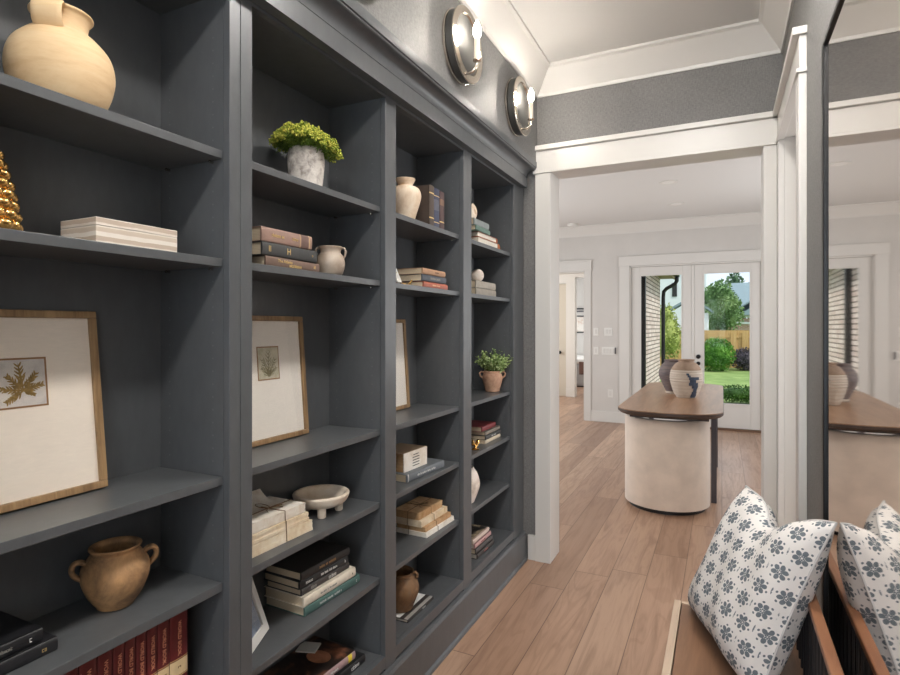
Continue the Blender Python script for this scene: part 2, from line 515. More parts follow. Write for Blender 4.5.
P['tree_g'] = leafy('soft_green_tree_leaves', (84, 116, 72), (112, 144, 92), (146, 170, 116), 1)
P['tree_y'] = leafy('lime_tree_leaves', (112, 128, 62), (150, 162, 88), (178, 184, 112), 1)
P['pine'] = leafy('hazy_pine_needles', (74, 100, 78), (94, 122, 94), (116, 140, 110), 0.6)
P['bark'] = mat('tree_bark', (110, 94, 80), 0.95)
P['door_b'] = mat('beige_door_paint', (196, 188, 174), 0.5)
P['bedw'] = mat('white_bedding', (232, 230, 226), 0.9)
P['bedg'] = mat('grey_bed_linen', (160, 158, 156), 0.9)
P['throw'] = mat('rust_brown_blanket', (110, 82, 72), 0.95)

def paint(rgb, rough=0.55, name=None, noise=(40, 0.08)):
    k = 'cover_%d_%d_%d' % rgb
    if k not in P:
        P[k] = mat(name or 'book_cloth', rgb, rough, noise=noise)
    return P[k]

# ------------------------------------------------------------------ mesh helpers
class MB:
    def __init__(s):
        s.v, s.f = [], []
    def add(s, vs, fs):
        o = len(s.v)
        s.v += [tuple(p) for p in vs]
        s.f += [tuple(o + i for i in f) for f in fs]
        return s
    def box(s, x0, x1, y0, y1, z0, z1):
        x0, x1 = min(x0, x1), max(x0, x1)
        y0, y1 = min(y0, y1), max(y0, y1)
        z0, z1 = min(z0, z1), max(z0, z1)
        return s.add([(x0, y0, z0), (x1, y0, z0), (x1, y1, z0), (x0, y1, z0), (x0, y0, z1), (x1, y0, z1), (x1, y1, z1), (x0, y1, z1)],
                     [(0, 3, 2, 1), (4, 5, 6, 7), (0, 1, 5, 4), (1, 2, 6, 5), (2, 3, 7, 6), (3, 0, 4, 7)])
    def lathe(s, prof, seg=40, c=(0, 0, 0), axis='z', sx=1.0, sy=1.0):
        """prof: list of (radius, height); closed at r=0 ends"""
        n = len(prof)
        vs = []
        for r, h in prof:
            for k in range(seg):
                a = 2 * PI * k / seg
                p = (r * math.cos(a) * sx, r * math.sin(a) * sy, h)
                if axis == 'x':
                    p = (h, r * math.cos(a), r * math.sin(a))
                vs.append((p[0] + c[0], p[1] + c[1], p[2] + c[2]))
        fs = []
        for i in range(n - 1):
            for k in range(seg):
                k2 = (k + 1) % seg
                fs.append((i * seg + k, i * seg + k2, (i + 1) * seg + k2, (i + 1) * seg + k))
        if prof[0][0] > 0:
            fs.append(tuple(range(seg))[::-1])
        if prof[-1][0] > 0:
            fs.append(tuple((n - 1) * seg + k for k in range(seg)))
        return s.add(vs, fs)
    def tube(s, pts, r, seg=10, flat=None):
        """round (or flattened) rod along pts; r number or list"""
        pts = [Vector(p) for p in pts]
        n = len(pts)
        rs = r if isinstance(r, (list, tuple)) else [r] * n
        t0 = (pts[1] - pts[0]).normalized()
        up = Vector((0, 0, 1)) if abs(t0.z) < 0.9 else Vector((0, 1, 0))
        a = t0.cross(up).normalized()
        vs = []
        for i in range(n):
            t = (pts[min(i + 1, n - 1)] - pts[max(i - 1, 0)]).normalized()
            a = (a - t * a.dot(t)).normalized()
            b = t.cross(a)
            for k in range(seg):
                q = 2 * PI * k / seg
                fa, fb = (flat if flat else (1, 1))
                vs.append(pts[i] + a * (rs[i] * fa * math.cos(q)) + b * (rs[i] * fb * math.sin(q)))
        fs = []
        for i in range(n - 1):
            for k in range(seg):
                k2 = (k + 1) % seg
                fs.append((i * seg + k, i * seg + k2, (i + 1) * seg + k2, (i + 1) * seg + k))
        fs.append(tuple(range(seg))[::-1])
        fs.append(tuple((n - 1) * seg + k for k in range(seg)))
        return s.add(vs, fs)
    def prism(s, poly, a0, a1, plane='xz', shear=None):
        """extrude a closed polygon; plane 'xz' goes along y, 'yz' along x, 'xy' along z. shear(p) -> extra at the a1 end"""
        def P3(p, a):
            return {'xz': (p[0], a, p[1]), 'yz': (a, p[0], p[1]), 'xy': (p[0], p[1], a)}[plane]
        n = len(poly)
        vs = [P3(p, a0) for p in poly] + [P3(p, a1 + (shear(p) if shear else 0)) for p in poly]
        fs = [(i, (i + 1) % n, n + (i + 1) % n, n + i) for i in range(n)]
        fs += [tuple(range(n))[::-1], tuple(range(n, 2 * n))]
        return s.add(vs, fs)
    def ball(s, c, r, seg=20, rings=12, sc=(1, 1, 1)):
        prof = [(r * math.sin(PI * i / rings), -r * math.cos(PI * i / rings)) for i in range(rings + 1)]
        prof[0] = (1e-5, -r)
        prof[-1] = (1e-5, r)
        vs = []
        for rr, h in prof:
            for k in range(seg):
                a = 2 * PI * k / seg
                vs.append((c[0] + rr * math.cos(a) * sc[0], c[1] + rr * math.sin(a) * sc[1], c[2] + h * sc[2]))
        fs = [(i * seg + k, i * seg + (k + 1) % seg, (i + 1) * seg + (k + 1) % seg, (i + 1) * seg + k) for i in range(rings) for k in range(seg)]
        return s.add(vs, fs)
    def mesh(s, name, m, smooth=False, sharp=40):
        me = bpy.data.meshes.new(name)
        me.from_pydata(s.v, [], s.f)
        bm = bmesh.new()
        bm.from_mesh(me)
        bmesh.ops.recalc_face_normals(bm, faces=bm.faces)
        bm.to_mesh(me)
        bm.free()
        if m:
            me.materials.append(m)
        if smooth:
            me.polygons.foreach_set('use_smooth', [True] * len(me.polygons))
            me.set_sharp_from_angle(angle=R(sharp))
        me.update()
        return me
    def build(s, name, m, parent=None, smooth=False, bevel=0.0, loc=(0, 0, 0), rot=(0, 0, 0), sharp=40, seg=2):
        return obj(name, s.mesh(name, m, smooth, sharp), parent, loc, rot, bevel, seg)

def obj(name, me, parent=None, loc=(0, 0, 0), rot=(0, 0, 0), bevel=0.0, seg=2):
    o = bpy.data.objects.new(name, me)
    COL.objects.link(o)
    o.location = loc
    o.rotation_euler = rot
    if parent:
        o.parent = parent
    if bevel:
        b = o.modifiers.new('bevel', 'BEVEL')
        b.width = bevel
        b.segments = seg
        b.limit_method = 'ANGLE'
        b.angle_limit = R(35)
        b.harden_normals = False
    return o

def tag(o, label, cat, group=None):
    o['label'] = label
    o['category'] = cat
    if group:
        o['group'] = group
    return o

def thing(name, label, cat, loc=(0, 0, 0), rot=(0, 0, 0), group=None):
    o = bpy.data.objects.new(name, None)
    COL.objects.link(o)
    o.location = loc
    o.rotation_euler = rot
    o.empty_display_size = 0.05
    return tag(o, label, cat, group)

def struct(name, mb, m, bevel=0.0, parent=None, smooth=False):
    o = mb.build(name, m, parent, bevel=bevel, smooth=smooth)
    if not parent:
        o['kind'] = 'structure'
    return o

_txt = {}
def text_mesh(body, size, m, depth=0.0004):
    k = (body, size, m.name)
    if k not in _txt:
        cu = bpy.data.curves.new('lettering', 'FONT')
        cu.body = body
        cu.size = size
        cu.align_x = 'CENTER'
        cu.align_y = 'CENTER'
        cu.extrude = depth
        cu.resolution_u = 3
        t = bpy.data.objects.new('lettering', cu)
        COL.objects.link(t)
        bpy.context.view_layer.update()
        me = bpy.data.meshes.new_from_object(t.evaluated_get(bpy.context.evaluated_depsgraph_get()))
        bpy.data.objects.remove(t)
        bpy.data.curves.remove(cu)
        me.name = 'lettering'
        me.materials.clear()
        me.materials.append(m)
        _txt[k] = me
    return _txt[k]

_str = {}
def stroke_mesh(body, size, m):
    """unreadable small print: a row of short strokes with word gaps"""
    k = (body, size, m.name)
    if k not in _str:
        r_ = random.Random(len(body) * 7 + sum(map(ord, body)))
        mb, x = MB(), 0.0
        for ch in body:
            w = size * (0.34 if ch != ' ' else 0.3)
            if ch != ' ':
                h = size * (0.62 if r_.random() < 0.35 else 0.46)
                kind = r_.random()
                mb.box(x, x + w * 0.28, 0, h, 0, 0.0004)
                if kind < 0.7:
                    mb.box(x + w * 0.5, x + w * 0.78, 0, size * 0.46, 0, 0.0004)
                if kind > 0.25:
                    mb.box(x, x + w * 0.78, size * 0.36, size * 0.46, 0, 0.0004)
                if kind > 0.6:
                    mb.box(x, x + w * 0.78, 0, size * 0.1, 0, 0.0004)
            x += w
        mb.v = [(a - x / 2, b - size * 0.25, c) for a, b, c in mb.v]
        _str[k] = mb.mesh('spine_print', m)
    return _str[k]

LEGIBLE = {'WORLD BOOK', 'H', 'II', 'The Atlanta'}
def lettering(body, size, m, parent, pos, xdir, ydir, sx=1.0, name='lettering'):
    o = obj(name, text_mesh(body, size, m) if body in LEGIBLE else stroke_mesh(body, size * 1.25, m), parent)
    X, Y = Vector(xdir), Vector(ydir)
    Z = X.cross(Y)
    M = Matrix((X * sx, Y, Z)).transposed().to_4x4()
    M.translation = Vector(pos)
    o.matrix_local = M
    return o

# ------------------------------------------------------------------ room shell
FY = 3.27      # end wall of the hall (front face)
FW = 8.52      # far wall of the room beyond
CZ = 2.93      # ceilings
RX = 0.275     # right wall of the hall
SOF = -1.003   # wall above the bookcases
FW = 8.52
F = MB().box(-4.7, 1.7, -2.3, 8.62, -0.1, 0)
F.box(-4.7, -1.55, 8.62, 15.3, -0.1, 0).box(-1.55, 1.75, 8.62, FW + 0.2, -0.1, 0)
F.box(1.7, 2.7, 1.5, 4.0, -0.1, 0)
struct('floor', F, P['floor'])
struct('ceiling', MB().box(-1.6, 2.7, -2.3, FY + 0.16, CZ, CZ + 0.1).box(-3.8, 1.75, FY + 0.16, FW + 0.2, CZ, CZ + 0.1).box(-4.7, -1.55, FW + 0.2, 15.3, CZ, CZ + 0.1), P['ceil'])

# wall above and behind the bookcases, wall before them
struct('wall_left', MB().box(SOF - 0.1, SOF, -2.2, FY, 2.396, CZ).box(-1.5, -1.36, 0.2, FY, 0, 2.396).box(-1.36, SOF, -2.2, 0.28, 0, 2.396), P['cloth'])
# end wall with the wide cased opening (x -0.915 .. 0.19)
OX0, OX1, OZ = -0.915, 0.19, 2.33
W = MB().box(-1.5, OX0 - 0.02, FY, FY + 0.16, 0, CZ).box(OX0 - 0.02, OX1 + 0.02, FY, FY + 0.16, OZ + 0.02, CZ).box(OX1 + 0.02, RX + 0.14, FY, FY + 0.16, 0, CZ)
struct('wall_end', W, P['cloth'])
# its other face, painted like the room beyond
W = MB().box(-3.8, OX0 - 0.02, FY + 0.161, FY + 0.18, 0, CZ).box(OX0 - 0.02, OX1 + 0.02, FY + 0.161, FY + 0.18, OZ + 0.02, CZ).box(OX1 + 0.02, 1.75, FY + 0.161, FY + 0.18, 0, CZ)
struct('wall_near', W, P['wallg'])
# right wall with a cased opening (y 2.46 .. 3.17)
RY0, RY1 = 2.455, 3.175
W = MB().box(RX, RX + 0.14, -2.2, -1.6, 0, CZ).box(RX, RX + 0.14, -0.4, RY0 - 0.02, 0, CZ).box(RX, RX + 0.14, -1.6, -0.4, 0, 0.9).box(RX, RX + 0.14, -1.6, -0.4, 2.3, CZ).box(RX, RX + 0.14, RY0 - 0.02, RY1 + 0.02, OZ + 0.02, CZ).box(RX, RX + 0.14, RY1 + 0.02, FY, 0, CZ)
struct('wall_right', W, P['cloth'])
# wall behind the camera with a window
struct('wall_back', MB().box(-1.5, -0.9, -2.3, -2.2, 0, CZ).box(0.14, RX + 0.14, -2.3, -2.2, 0, CZ).box(-0.9, 0.14, -2.3, -2.2, 0, 0.75).box(-0.9, 0.14, -2.3, -2.2, 2.35, CZ), P['cloth'])
w1 = struct('window_1', MB().box(-0.9, -0.85, -2.29, -2.21, 0.75, 2.35).box(0.09, 0.14, -2.29, -2.21, 0.75, 2.35).box(-0.85, 0.09, -2.29, -2.21, 0.75, 0.8).box(-0.85, 0.09, -2.29, -2.21, 2.3, 2.35), P['white'])
struct('glass_pane', MB().box(-0.85, 0.09, -2.262, -2.256, 0.8, 2.3), P['pane'], parent=w1)
w2 = struct('added_side_window', MB().box(RX + 0.04, RX + 0.1, -1.6, -1.55, 0.9, 2.3).box(RX + 0.04, RX + 0.1, -0.45, -0.4, 0.9, 2.3).box(RX + 0.04, RX + 0.1, -1.55, -0.45, 0.9, 0.95).box(RX + 0.04, RX + 0.1, -1.55, -0.45, 2.25, 2.3), P['white'])  # unseen window added for side light on the bookcase
struct('glass_pane', MB().box(RX + 0.067, RX + 0.073, -1.55, -0.45, 0.95, 2.25), P['pane'], parent=w2)
# side room seen through the opening on the right
struct('wall_side_room', MB().box(2.6, 2.7, 1.5, 4.0, 0, CZ).box(RX + 0.14, 2.6, 1.5, 1.6, 0, CZ).box(RX + 0.14, 2.6, 3.43, 3.53, 0, CZ), P['wallg'])

# room beyond
struct('wall_dining_left', MB().box(-3.8, -3.66, FY + 0.18, FW, 0, CZ), P['wallg'])
struct('wall_dining_right', MB().box(1.66, 1.75, FY + 0.18, FW, 0, CZ), P['wallg'])
DX0, DX1, DZ = -1.216, 0.49, 2.307
GX0, GX1, GZ = -3.0, -1.867, 2.262
W = MB().box(-3.8, GX0, FW, FW + 0.2, 0, CZ).box(GX0, GX1, FW, FW + 0.2, GZ, CZ).box(GX1, DX0, FW, FW + 0.2, 0, CZ).box(DX0, DX1, FW, FW + 0.2, DZ, CZ).box(DX1, 1.75, FW, FW + 0.2, 0, CZ)
struct('wall_far', W, P['wallg'])
# passage and bedroom beyond the opening in the far wall
struct('wall_passage', MB().box(-4.7, -4.6, FW + 0.2, 15.3, 0, CZ).box(-1.65, -1.55, FW + 0.2, 15.3, 0, CZ).box(-4.6, -3.25, 11.3, 11.42, 0, CZ)
       .box(-2.86, -2.6905, 11.3, 11.42, 0, CZ).box(-1.75, -1.65, 11.3, 11.42, 0, CZ).box(-3.25, -2.86, 11.3, 11.42, 2.31, CZ).box(-2.6905, -1.75, 11.3, 11.42, 2.42, CZ), P['white'])
struct('wall_bedroom', MB().box(-4.6, -1.65, 15.2, 15.3, 0, CZ), P['wallg'])

# ------------------------------------------------------------------ crown mouldings, casings, baseboards
def crown_profile(sx, x0):
    """cross-section (offset from the wall, z)"""
    pts = [(0, CZ), (0, CZ - 0.145), (0.008, CZ - 0.145), (0.012, CZ - 0.128), (0.095, CZ - 0.022), (0.112, CZ - 0.014), (0.112, CZ)]
    return [(x0 + sx * a, z) for a, z in pts]
CM = MB().prism(crown_profile(1, SOF + 0.0005), -2.2, FY)
struct('trim_1', CM, P['white'])
CM = MB().prism(crown_profile(-1, FY - 0.0005), SOF, RX, 'yz')
struct('trim_2', CM, P['white'])
CM = MB().prism(crown_profile(-1, RX - 0.0005), -2.2, FY)
struct('trim_3', CM, P['white'])
CM = MB().prism(crown_profile(-1, FW - 0.0005), -3.66, 1.66, 'yz')
struct('trim_4', CM, P['white'])

def cased_head(mb, a0, a1, base, out, along):
    """three-piece door head: bead, board, cap. along 'x' or 'y'; out = +-1 direction off the wall"""
    for (z0, z1, d, e) in ((2.322, 2.338, 0.034, 0.008), (2.338, 2.458, 0.024, 0.0), (2.458, 2.486, 0.046, 0.012)):
        if along == 'x':
            mb.box(a0 - e, a1, base, base + out * d, z0, z1)
        else:
            mb.box(base, base + out * d, a0 - e, a1, z0, z1)
H = MB()
cased_head(H, -1.012, RX - 0.024, FY, -1, 'x')
struct('trim_5', H, P['white'], 0.002)
H = MB()
cased_head(H, 2.372, FY - 0.0005, RX, -1, 'y')
struct('trim_6', H, P['white'], 0.002)
# casings and jamb linings of the end wall opening
H = MB().box(-1.008, OX0, FY - 0.024, FY, 0, 2.322).box(OX0 - 0.02, OX0, FY, FY + 0.18, 0, OZ)
H.box(OX1, RX - 0.0265, FY - 0.024, FY, 0, 2.322).box(OX1, OX1 + 0.02, FY, FY + 0.18, 0, OZ)
H.box(OX0 - 0.02, OX1 + 0.02, FY, FY + 0.18, OZ, OZ + 0.02)
struct('trim_7', H, P['white'], 0.002)
# casings and jamb linings of the right hand opening
H = MB().box(RX - 0.026, RX, 2.372, RY0, 0, 2.322).box(RX - 0.026, RX, RY1, FY - 0.0005, 0, 2.322)
H.box(RX, RX + 0.14, RY0 - 0.02, RY0, 0, OZ).box(RX, RX + 0.14, RY1, RY1 + 0.02, 0, OZ).box(RX, RX + 0.14, RY0 - 0.02, RY1 + 0.02, OZ, OZ + 0.02)
H.box(RX + 0.05, RX + 0.062, RY1 - 0.012, RY1, 0, OZ)
struct('trim_8', H, P['white'], 0.002)
# far wall: casing round the french doors, casing of the passage opening
H = MB().box(DX0 - 0.142, DX0, FW - 0.02, FW, 0, DZ).box(DX1, DX1 + 0.142, FW - 0.02, FW, 0, DZ).box(DX0 - 0.15, DX1 + 0.15, FW - 0.026, FW, DZ, DZ + 0.14)
H.box(DX0, DX0 + 0.02, FW, FW + 0.2, 0, DZ).box(DX1 - 0.02, DX1, FW, FW + 0.2, 0, DZ).box(DX0, DX1, FW, FW + 0.2, DZ - 0.02, DZ)
struct('trim_9', H, P['white'], 0.002)
H = MB().box(GX1, GX1 + 0.093, FW - 0.02, FW, 0, GZ).box(GX0 - 0.093, GX0, FW - 0.02, FW, 0, GZ).box(GX0 - 0.1, GX1 + 0.1, FW - 0.026, FW, GZ, GZ + 0.14)
H.box(GX0 - 0.11, GX1 + 0.11, FW - 0.036, FW, GZ + 0.14, GZ + 0.165)
H.box(GX1 - 0.018, GX1, FW, FW + 0.2, 0, GZ).box(GX0, GX0 + 0.018, FW, FW + 0.2, 0, GZ).box(GX0, GX1, FW, FW + 0.2, GZ - 0.018, GZ)
struct('trim_10', H, P['white'], 0.002)
# second opening at the end of the passage
H = MB().box(-2.69, -2.67, 11.27, 11.44, 0, 2.42).box(-1.765, -1.75, 11.27, 11.44, 0, 2.42).box(-2.86, -2.69, 11.285, 11.3, 0, 0.16)
struct('trim_11', H, P['white'], 0.002)
struct('baseboard_end', MB().box(-1.056, -1.009, FY - 0.018, FY, 0, 0.15), P['white'], 0.003)
struct('baseboard_far', MB().box(GX1 + 0.094, DX0 - 0.143, FW - 0.016, FW, 0, 0.16).box(DX1 + 0.143, 1.66, FW - 0.016, FW, 0, 0.16).box(-3.66, GX0 - 0.094, FW - 0.016, FW, 0, 0.16), P['white'], 0.003)
struct('baseboard_right', MB().box(RX - 0.016, RX, -2.2, 2.371, 0, 0.15), P['white'], 0.003)
struct('baseboard_bedroom', MB().box(-4.6, -1.65, 15.18, 15.2, 0, 0.16), P['white'])

# ------------------------------------------------------------------ french doors
def leaf(name, x0, x1, gx0, gx1, hinge):
    y0, y1 = FW + 0.03, FW + 0.075
    m = MB().box(x0, gx0, y0, y1, 0.03, DZ - 0.022).box(gx1, x1, y0, y1, 0.03, DZ - 0.022).box(gx0, gx1, y0, y1, 0.03, 0.35).box(gx0, gx1, y0, y1, 2.17, DZ - 0.022)
    d = struct(name, m, P['white'], 0.003)
    b = 0.016
    s = MB().box(gx0, gx0 + b, y0 - 0.006, y0 + 0.02, 0.35, 2.17).box(gx1 - b, gx1, y0 - 0.006, y0 + 0.02, 0.35, 2.17).box(gx0 + b, gx1 - b, y0 - 0.006, y0 + 0.02, 0.35, 0.35 + b).box(gx0 + b, gx1 - b, y0 - 0.006, y0 + 0.02, 2.17 - b, 2.17)
    struct('glazing_bead', s, P['white'], 0.002, d)
    struct('glass_pane', MB().box(gx0 + b, gx1 - b, y0 + 0.021, y0 + 0.027, 0.35 + b, 2.17 - b), P['pane'], parent=d)
    return d
leaf('door_1', DX0 + 0.022, -0.385, -1.075, -0.50, 0)
d2 = leaf('door_2', -0.345, DX1 - 0.022, -0.236, 0.352, 1)
st = MB().box(-0.384, -0.346, FW + 0.022, FW + 0.05, 0.03, DZ - 0.022)
struct('trim_12', st, P['white'], 0.004)
hd = MB().lathe([(0.026, 0), (0.026, 0.012), (0.012, 0.014), (0.012, 0.045)], 20, axis='x')
q = hd.build('handle', P['black'], d2, True, loc=(-0.296, FW + 0.03, 0.905), rot=(0, 0, R(-90)))
MB().tube([(0.045, 0.0, 0), (0.047, -0.03, 0), (0.046, -0.115, -0.004)], [0.009, 0.008, 0.007], 10).build('lever', P['black'], q, True)
MB().lathe([(0.03, 0), (0.03, 0.014), (0.02, 0.02)], 20, axis='x').build('deadbolt', P['black'], d2, True, loc=(-0.296, FW + 0.03, 1.0), rot=(0, 0, R(-90)))
struct('trim_13', MB().box(DX0 + 0.021, DX1 - 0.021, FW + 0.0, FW + 0.12, 0.0, 0.028), mat('oak_threshold', (110, 84, 66), 0.5))

# passage door and its frame
d3 = struct('door_3', MB().box(-3.245, -2.865, 11.33, 11.37, 0.01, 2.3), P['door_b'], 0.003)
kn = MB().lathe([(0.03, 0), (0.03, 0.01), (0.012, 0.014), (0.012, 0.035), (0.028, 0.045), (0.03, 0.06), (0.0001, 0.07)], 16, axis='x')
kn.build('knob', P['black'], d3, True, loc=(-2.99, 11.33, 0.9), rot=(0, 0, R(-90)))

# ------------------------------------------------------------------ switch plates on the far wall
def plate(name, label, cat, x, z, w, h, gang, outlet=False):
    t = thing(name, label, cat, (x, FW, z))
    MB().box(-w / 2, w / 2, -0.006, 0, -h / 2, h / 2).build('cover_plate', P['plate'], t, bevel=0.002)
    for k in range(gang):
        cx = (k - (gang - 1) / 2) * 0.046
        if outlet:
            MB().box(cx - 0.017, cx + 0.017, -0.009, -0.0055, -0.036, 0.036).build('socket', P['white'], t, bevel=0.002)
        else:
            MB().box(cx - 0.014, cx + 0.014, -0.011, -0.0055, -0.03, 0.03).build('rocker', P['white'], t, bevel=0.002)
    return t
plate('light_switch', 'white single light switch plate on the far wall beside the passage casing, upper row', 'light switch', -1.70, 1.345, 0.075, 0.12, 1)
plate('light_switch', 'white two-gang light switch plate on the far wall, upper row, nearer the glass doors', 'light switch', -1.52, 1.345, 0.12, 0.12, 2)
plate('light_switch', 'white single light switch plate below the upper row, beside the passage casing', 'light switch', -1.70, 1.06, 0.075, 0.12, 1)
t = plate('light_switch', 'long white four-gang light switch plate below the upper row', 'light switch', -1.51, 1.06, 0.21, 0.12, 4)
MB().box(0.085, 0.102, -0.02, -0.0055, -0.045, 0.05).build('control_pad', P['legmetal'], t, bevel=0.002)
plate('power_outlet', 'white power outlet low on the far wall left of the glass doors', 'outlet', -1.49, 0.43, 0.075, 0.12, 1, True)

# ------------------------------------------------------------------ ceiling fittings in the far room
def can(x, y, label):
    t = thing('recessed_ceiling_light', label, 'ceiling light', (x, y, CZ), group='recessed lights in the far ceiling')
    MB().lathe([(0.062, -0.004), (0.085, -0.006), (0.088, -0.001), (0.088, 0.0)], 32).build('trim_ring', P['white'], t, True)
    MB().lathe([(0.0001, -0.0045), (0.061, -0.0045), (0.061, -0.001), (0.0001, -0.001)], 32).build('lens', P['off'], t)
can(-0.505, 6.28, 'round white recessed light in the far ceiling, nearer of the two')
can(-0.505, 7.43, 'round white recessed light in the far ceiling, the one closer to the glass doors')
t = tag(MB().lathe([(0.07, 0), (0.07, -0.02), (0.055, -0.035), (0.0001, -0.037)], 28).build('smoke_detector', P['plate'], None, True, loc=(-1.98, 8.2, CZ)),
        'small round white detector on the far ceiling near the crown moulding at left', 'smoke detector')

# ceiling lamps of the hall
def flush_lamp(y, label):
    t = thing('flush_ceiling_lamp', label, 'ceiling light', (-0.14, y, CZ), group='flush lamps on the hall ceiling')
    MB().lathe([(0.13, 0), (0.13, -0.03), (0.12, -0.034)], 36).build('mount_ring', P['nickel'], t, True)
    MB().lathe([(0.118, -0.0345), (0.105, -0.06), (0.06, -0.075), (0.0001, -0.078)], 36).build('diffuser', P['lamp'], t, True)
flush_lamp(1.70, 'round flush lamp on the hall ceiling before the first wall lamp')
flush_lamp(0.35, 'round flush lamp in the middle of the hall ceiling')
flush_lamp(-1.0, 'round flush lamp on the hall ceiling near the back window')

# ------------------------------------------------------------------ built-in bookcases
FX, SX, BX = -1.085, -1.107, -1.335
SH = [1.837, 1.571, 1.033, 0.772, 0.501]
DK, TOPZ = 0.222, 2.228
PS = P['slate']
def bookcase(name, label, stiles, bays, loc_y):
    """stiles: [(y0, y1, groove or None)]; bays: [(y0, y1)]"""
    t = thing(name, label, 'bookcase', (BX, loc_y, 0))
    o = Vector((BX, loc_y, 0))
    def B(x0, x1, y0, y1, z0, z1, nm, bev=0.0012, par=None, mm=None):
        return MB().box(x0 - o.x, x1 - o.x, y0 - o.y, y1 - o.y, z0, z1).build(nm, mm or PS, par or t, bevel=bev)
    ya, yb = stiles[0][0], stiles[-1][1]
    B(BX - 0.012, BX, ya, yb, 0.05, 2.36, 'back_panel', 0)
    for y0, y1 in stiles:
        B(FX - 0.02, FX, y0, y1, 0.05, 2.36, 'stile')
    B(FX - 0.0205, FX - 0.0005, ya, yb, TOPZ, 2.36, 'top_rail', 0)
    B(FX - 0.0205, FX - 0.0005, ya, yb, 0.178, DK, 'bottom_rail')
    for i, (y0, y1) in enumerate(stiles):
        for ys, side in ((y0, 0), (y1, 1)):
            if (i == 0 and side == 0) or (i == len(stiles) - 1 and side == 1):
                continue
            a, b = (ys - 0.0185, ys - 0.0005) if side else (ys + 0.0005, ys + 0.0185)
            sp = B(BX, FX - 0.021, a, b, DK, 2.3, 'side_panel', 0)
            hm = MB()
            yy = ys if side else ys
            for xx in (BX + 0.035, SX - 0.035):
                for k in range(58):
                    z = 0.3 + k * 0.032
                    if any(-0.01 < s - z < 0.03 for s in SH):
                        continue
                    c = (xx - o.x, (b + 0.0004 if side else a - 0.0004) - o.y, z)
                    r = 0.0024
                    hm.add([(c[0] + r * math.cos(q * PI / 3), c[1], c[2] + r * math.sin(q * PI / 3)) for q in range(6)], [tuple(range(6))])
            hm.build('pin_hole_row', P['pinhole'], sp)['kind'] = 'stuff'
    for y0, y1 in bays:
        B(BX, FX - 0.021, y0 - 0.0004, y1 + 0.0004, TOPZ, TOPZ + 0.018, 'top_panel', 0)
        B(BX, FX - 0.021, y0 - 0.0004, y1 + 0.0004, DK - 0.02, DK, 'deck', 0)
        for z in SH:
            s = B(BX, SX, y0 + 0.001, y1 - 0.001, z - 0.0205, z, 'shelf', 0.0012)
            for yy, d in ((y0 + 0.0005, 1), (y1 - 0.0005, -1)):
                for xx in (BX + 0.035, SX - 0.035):
                    MB().lathe([(0.0035, 0), (0.0035, 0.011), (0.0001, 0.013)], 10, axis='z').build('shelf_pin', P['nickel'], s, True,
                        loc=(xx - o.x, yy - o.y, z - 0.0245), rot=(R(-90 * d), 0, 0))
    return t
B1 = (0.36, 0.998)
B2, B3, B4 = (1.072, 1.704), (1.778, 2.380), (2.472, 3.077)
bookcase('bookcase', 'slate grey open bookcase nearest the camera holding the buff jug and red volumes', [(0.29, 0.36), (0.998, 1.0318)], [B1], 0.65)
bookcase('bookcase', 'slate grey three-bay open bookcase running to the white doorway casing', [(1.0334, 1.072), (1.704, 1.778), (2.380, 2.472), (3.077, 3.252)], [B2, B3, B4], 2.15)
# cornice
prof = [(-1.0835, 2.236), (-1.048, 2.236), (-1.048, 2.298), (-1.052, 2.301)]
for k in range(9):
    a = R(90) * k / 8
    prof.append((-1.050 + 0.043 * (1 - math.cos(a)), 2.303 + 0.046 * math.sin(a)))
prof += [(-1.0035, 2.352), (-1.0035, 2.357), (-0.999, 2.359), (-0.998, 2.366), (-0.998, 2.392), (-1.002, 2.395), (-1.0835, 2.395)]
o = MB().prism(prof, 0.29, 3.18, 'xz', lambda p: max(0.0, (p[0] + 1.0835)) * 0.95).build('bookcase_cornice', PS, None, True, sharp=25)
tag(o, 'slate grey crown cornice running along the top of both bookcases', 'cornice')
o = thing('bookcase_plinth', 'slate grey plinth board along the floor under both bookcases', 'plinth', (-1.08, 1.7, 0))
MB().prism([(-0.02, 0), (0.014, 0), (0.014, 0.155), (0.008, 0.167), (-0.004, 0.17), (-0.02, 0.17)], -1.41, 1.555).build('board', PS, o)
MB().prism([(0.0145, 0), (0.026, 0), (0.024, 0.012), (0.0145, 0.02)], -1.41, 1.54).build('shoe_moulding', PS, o, True)

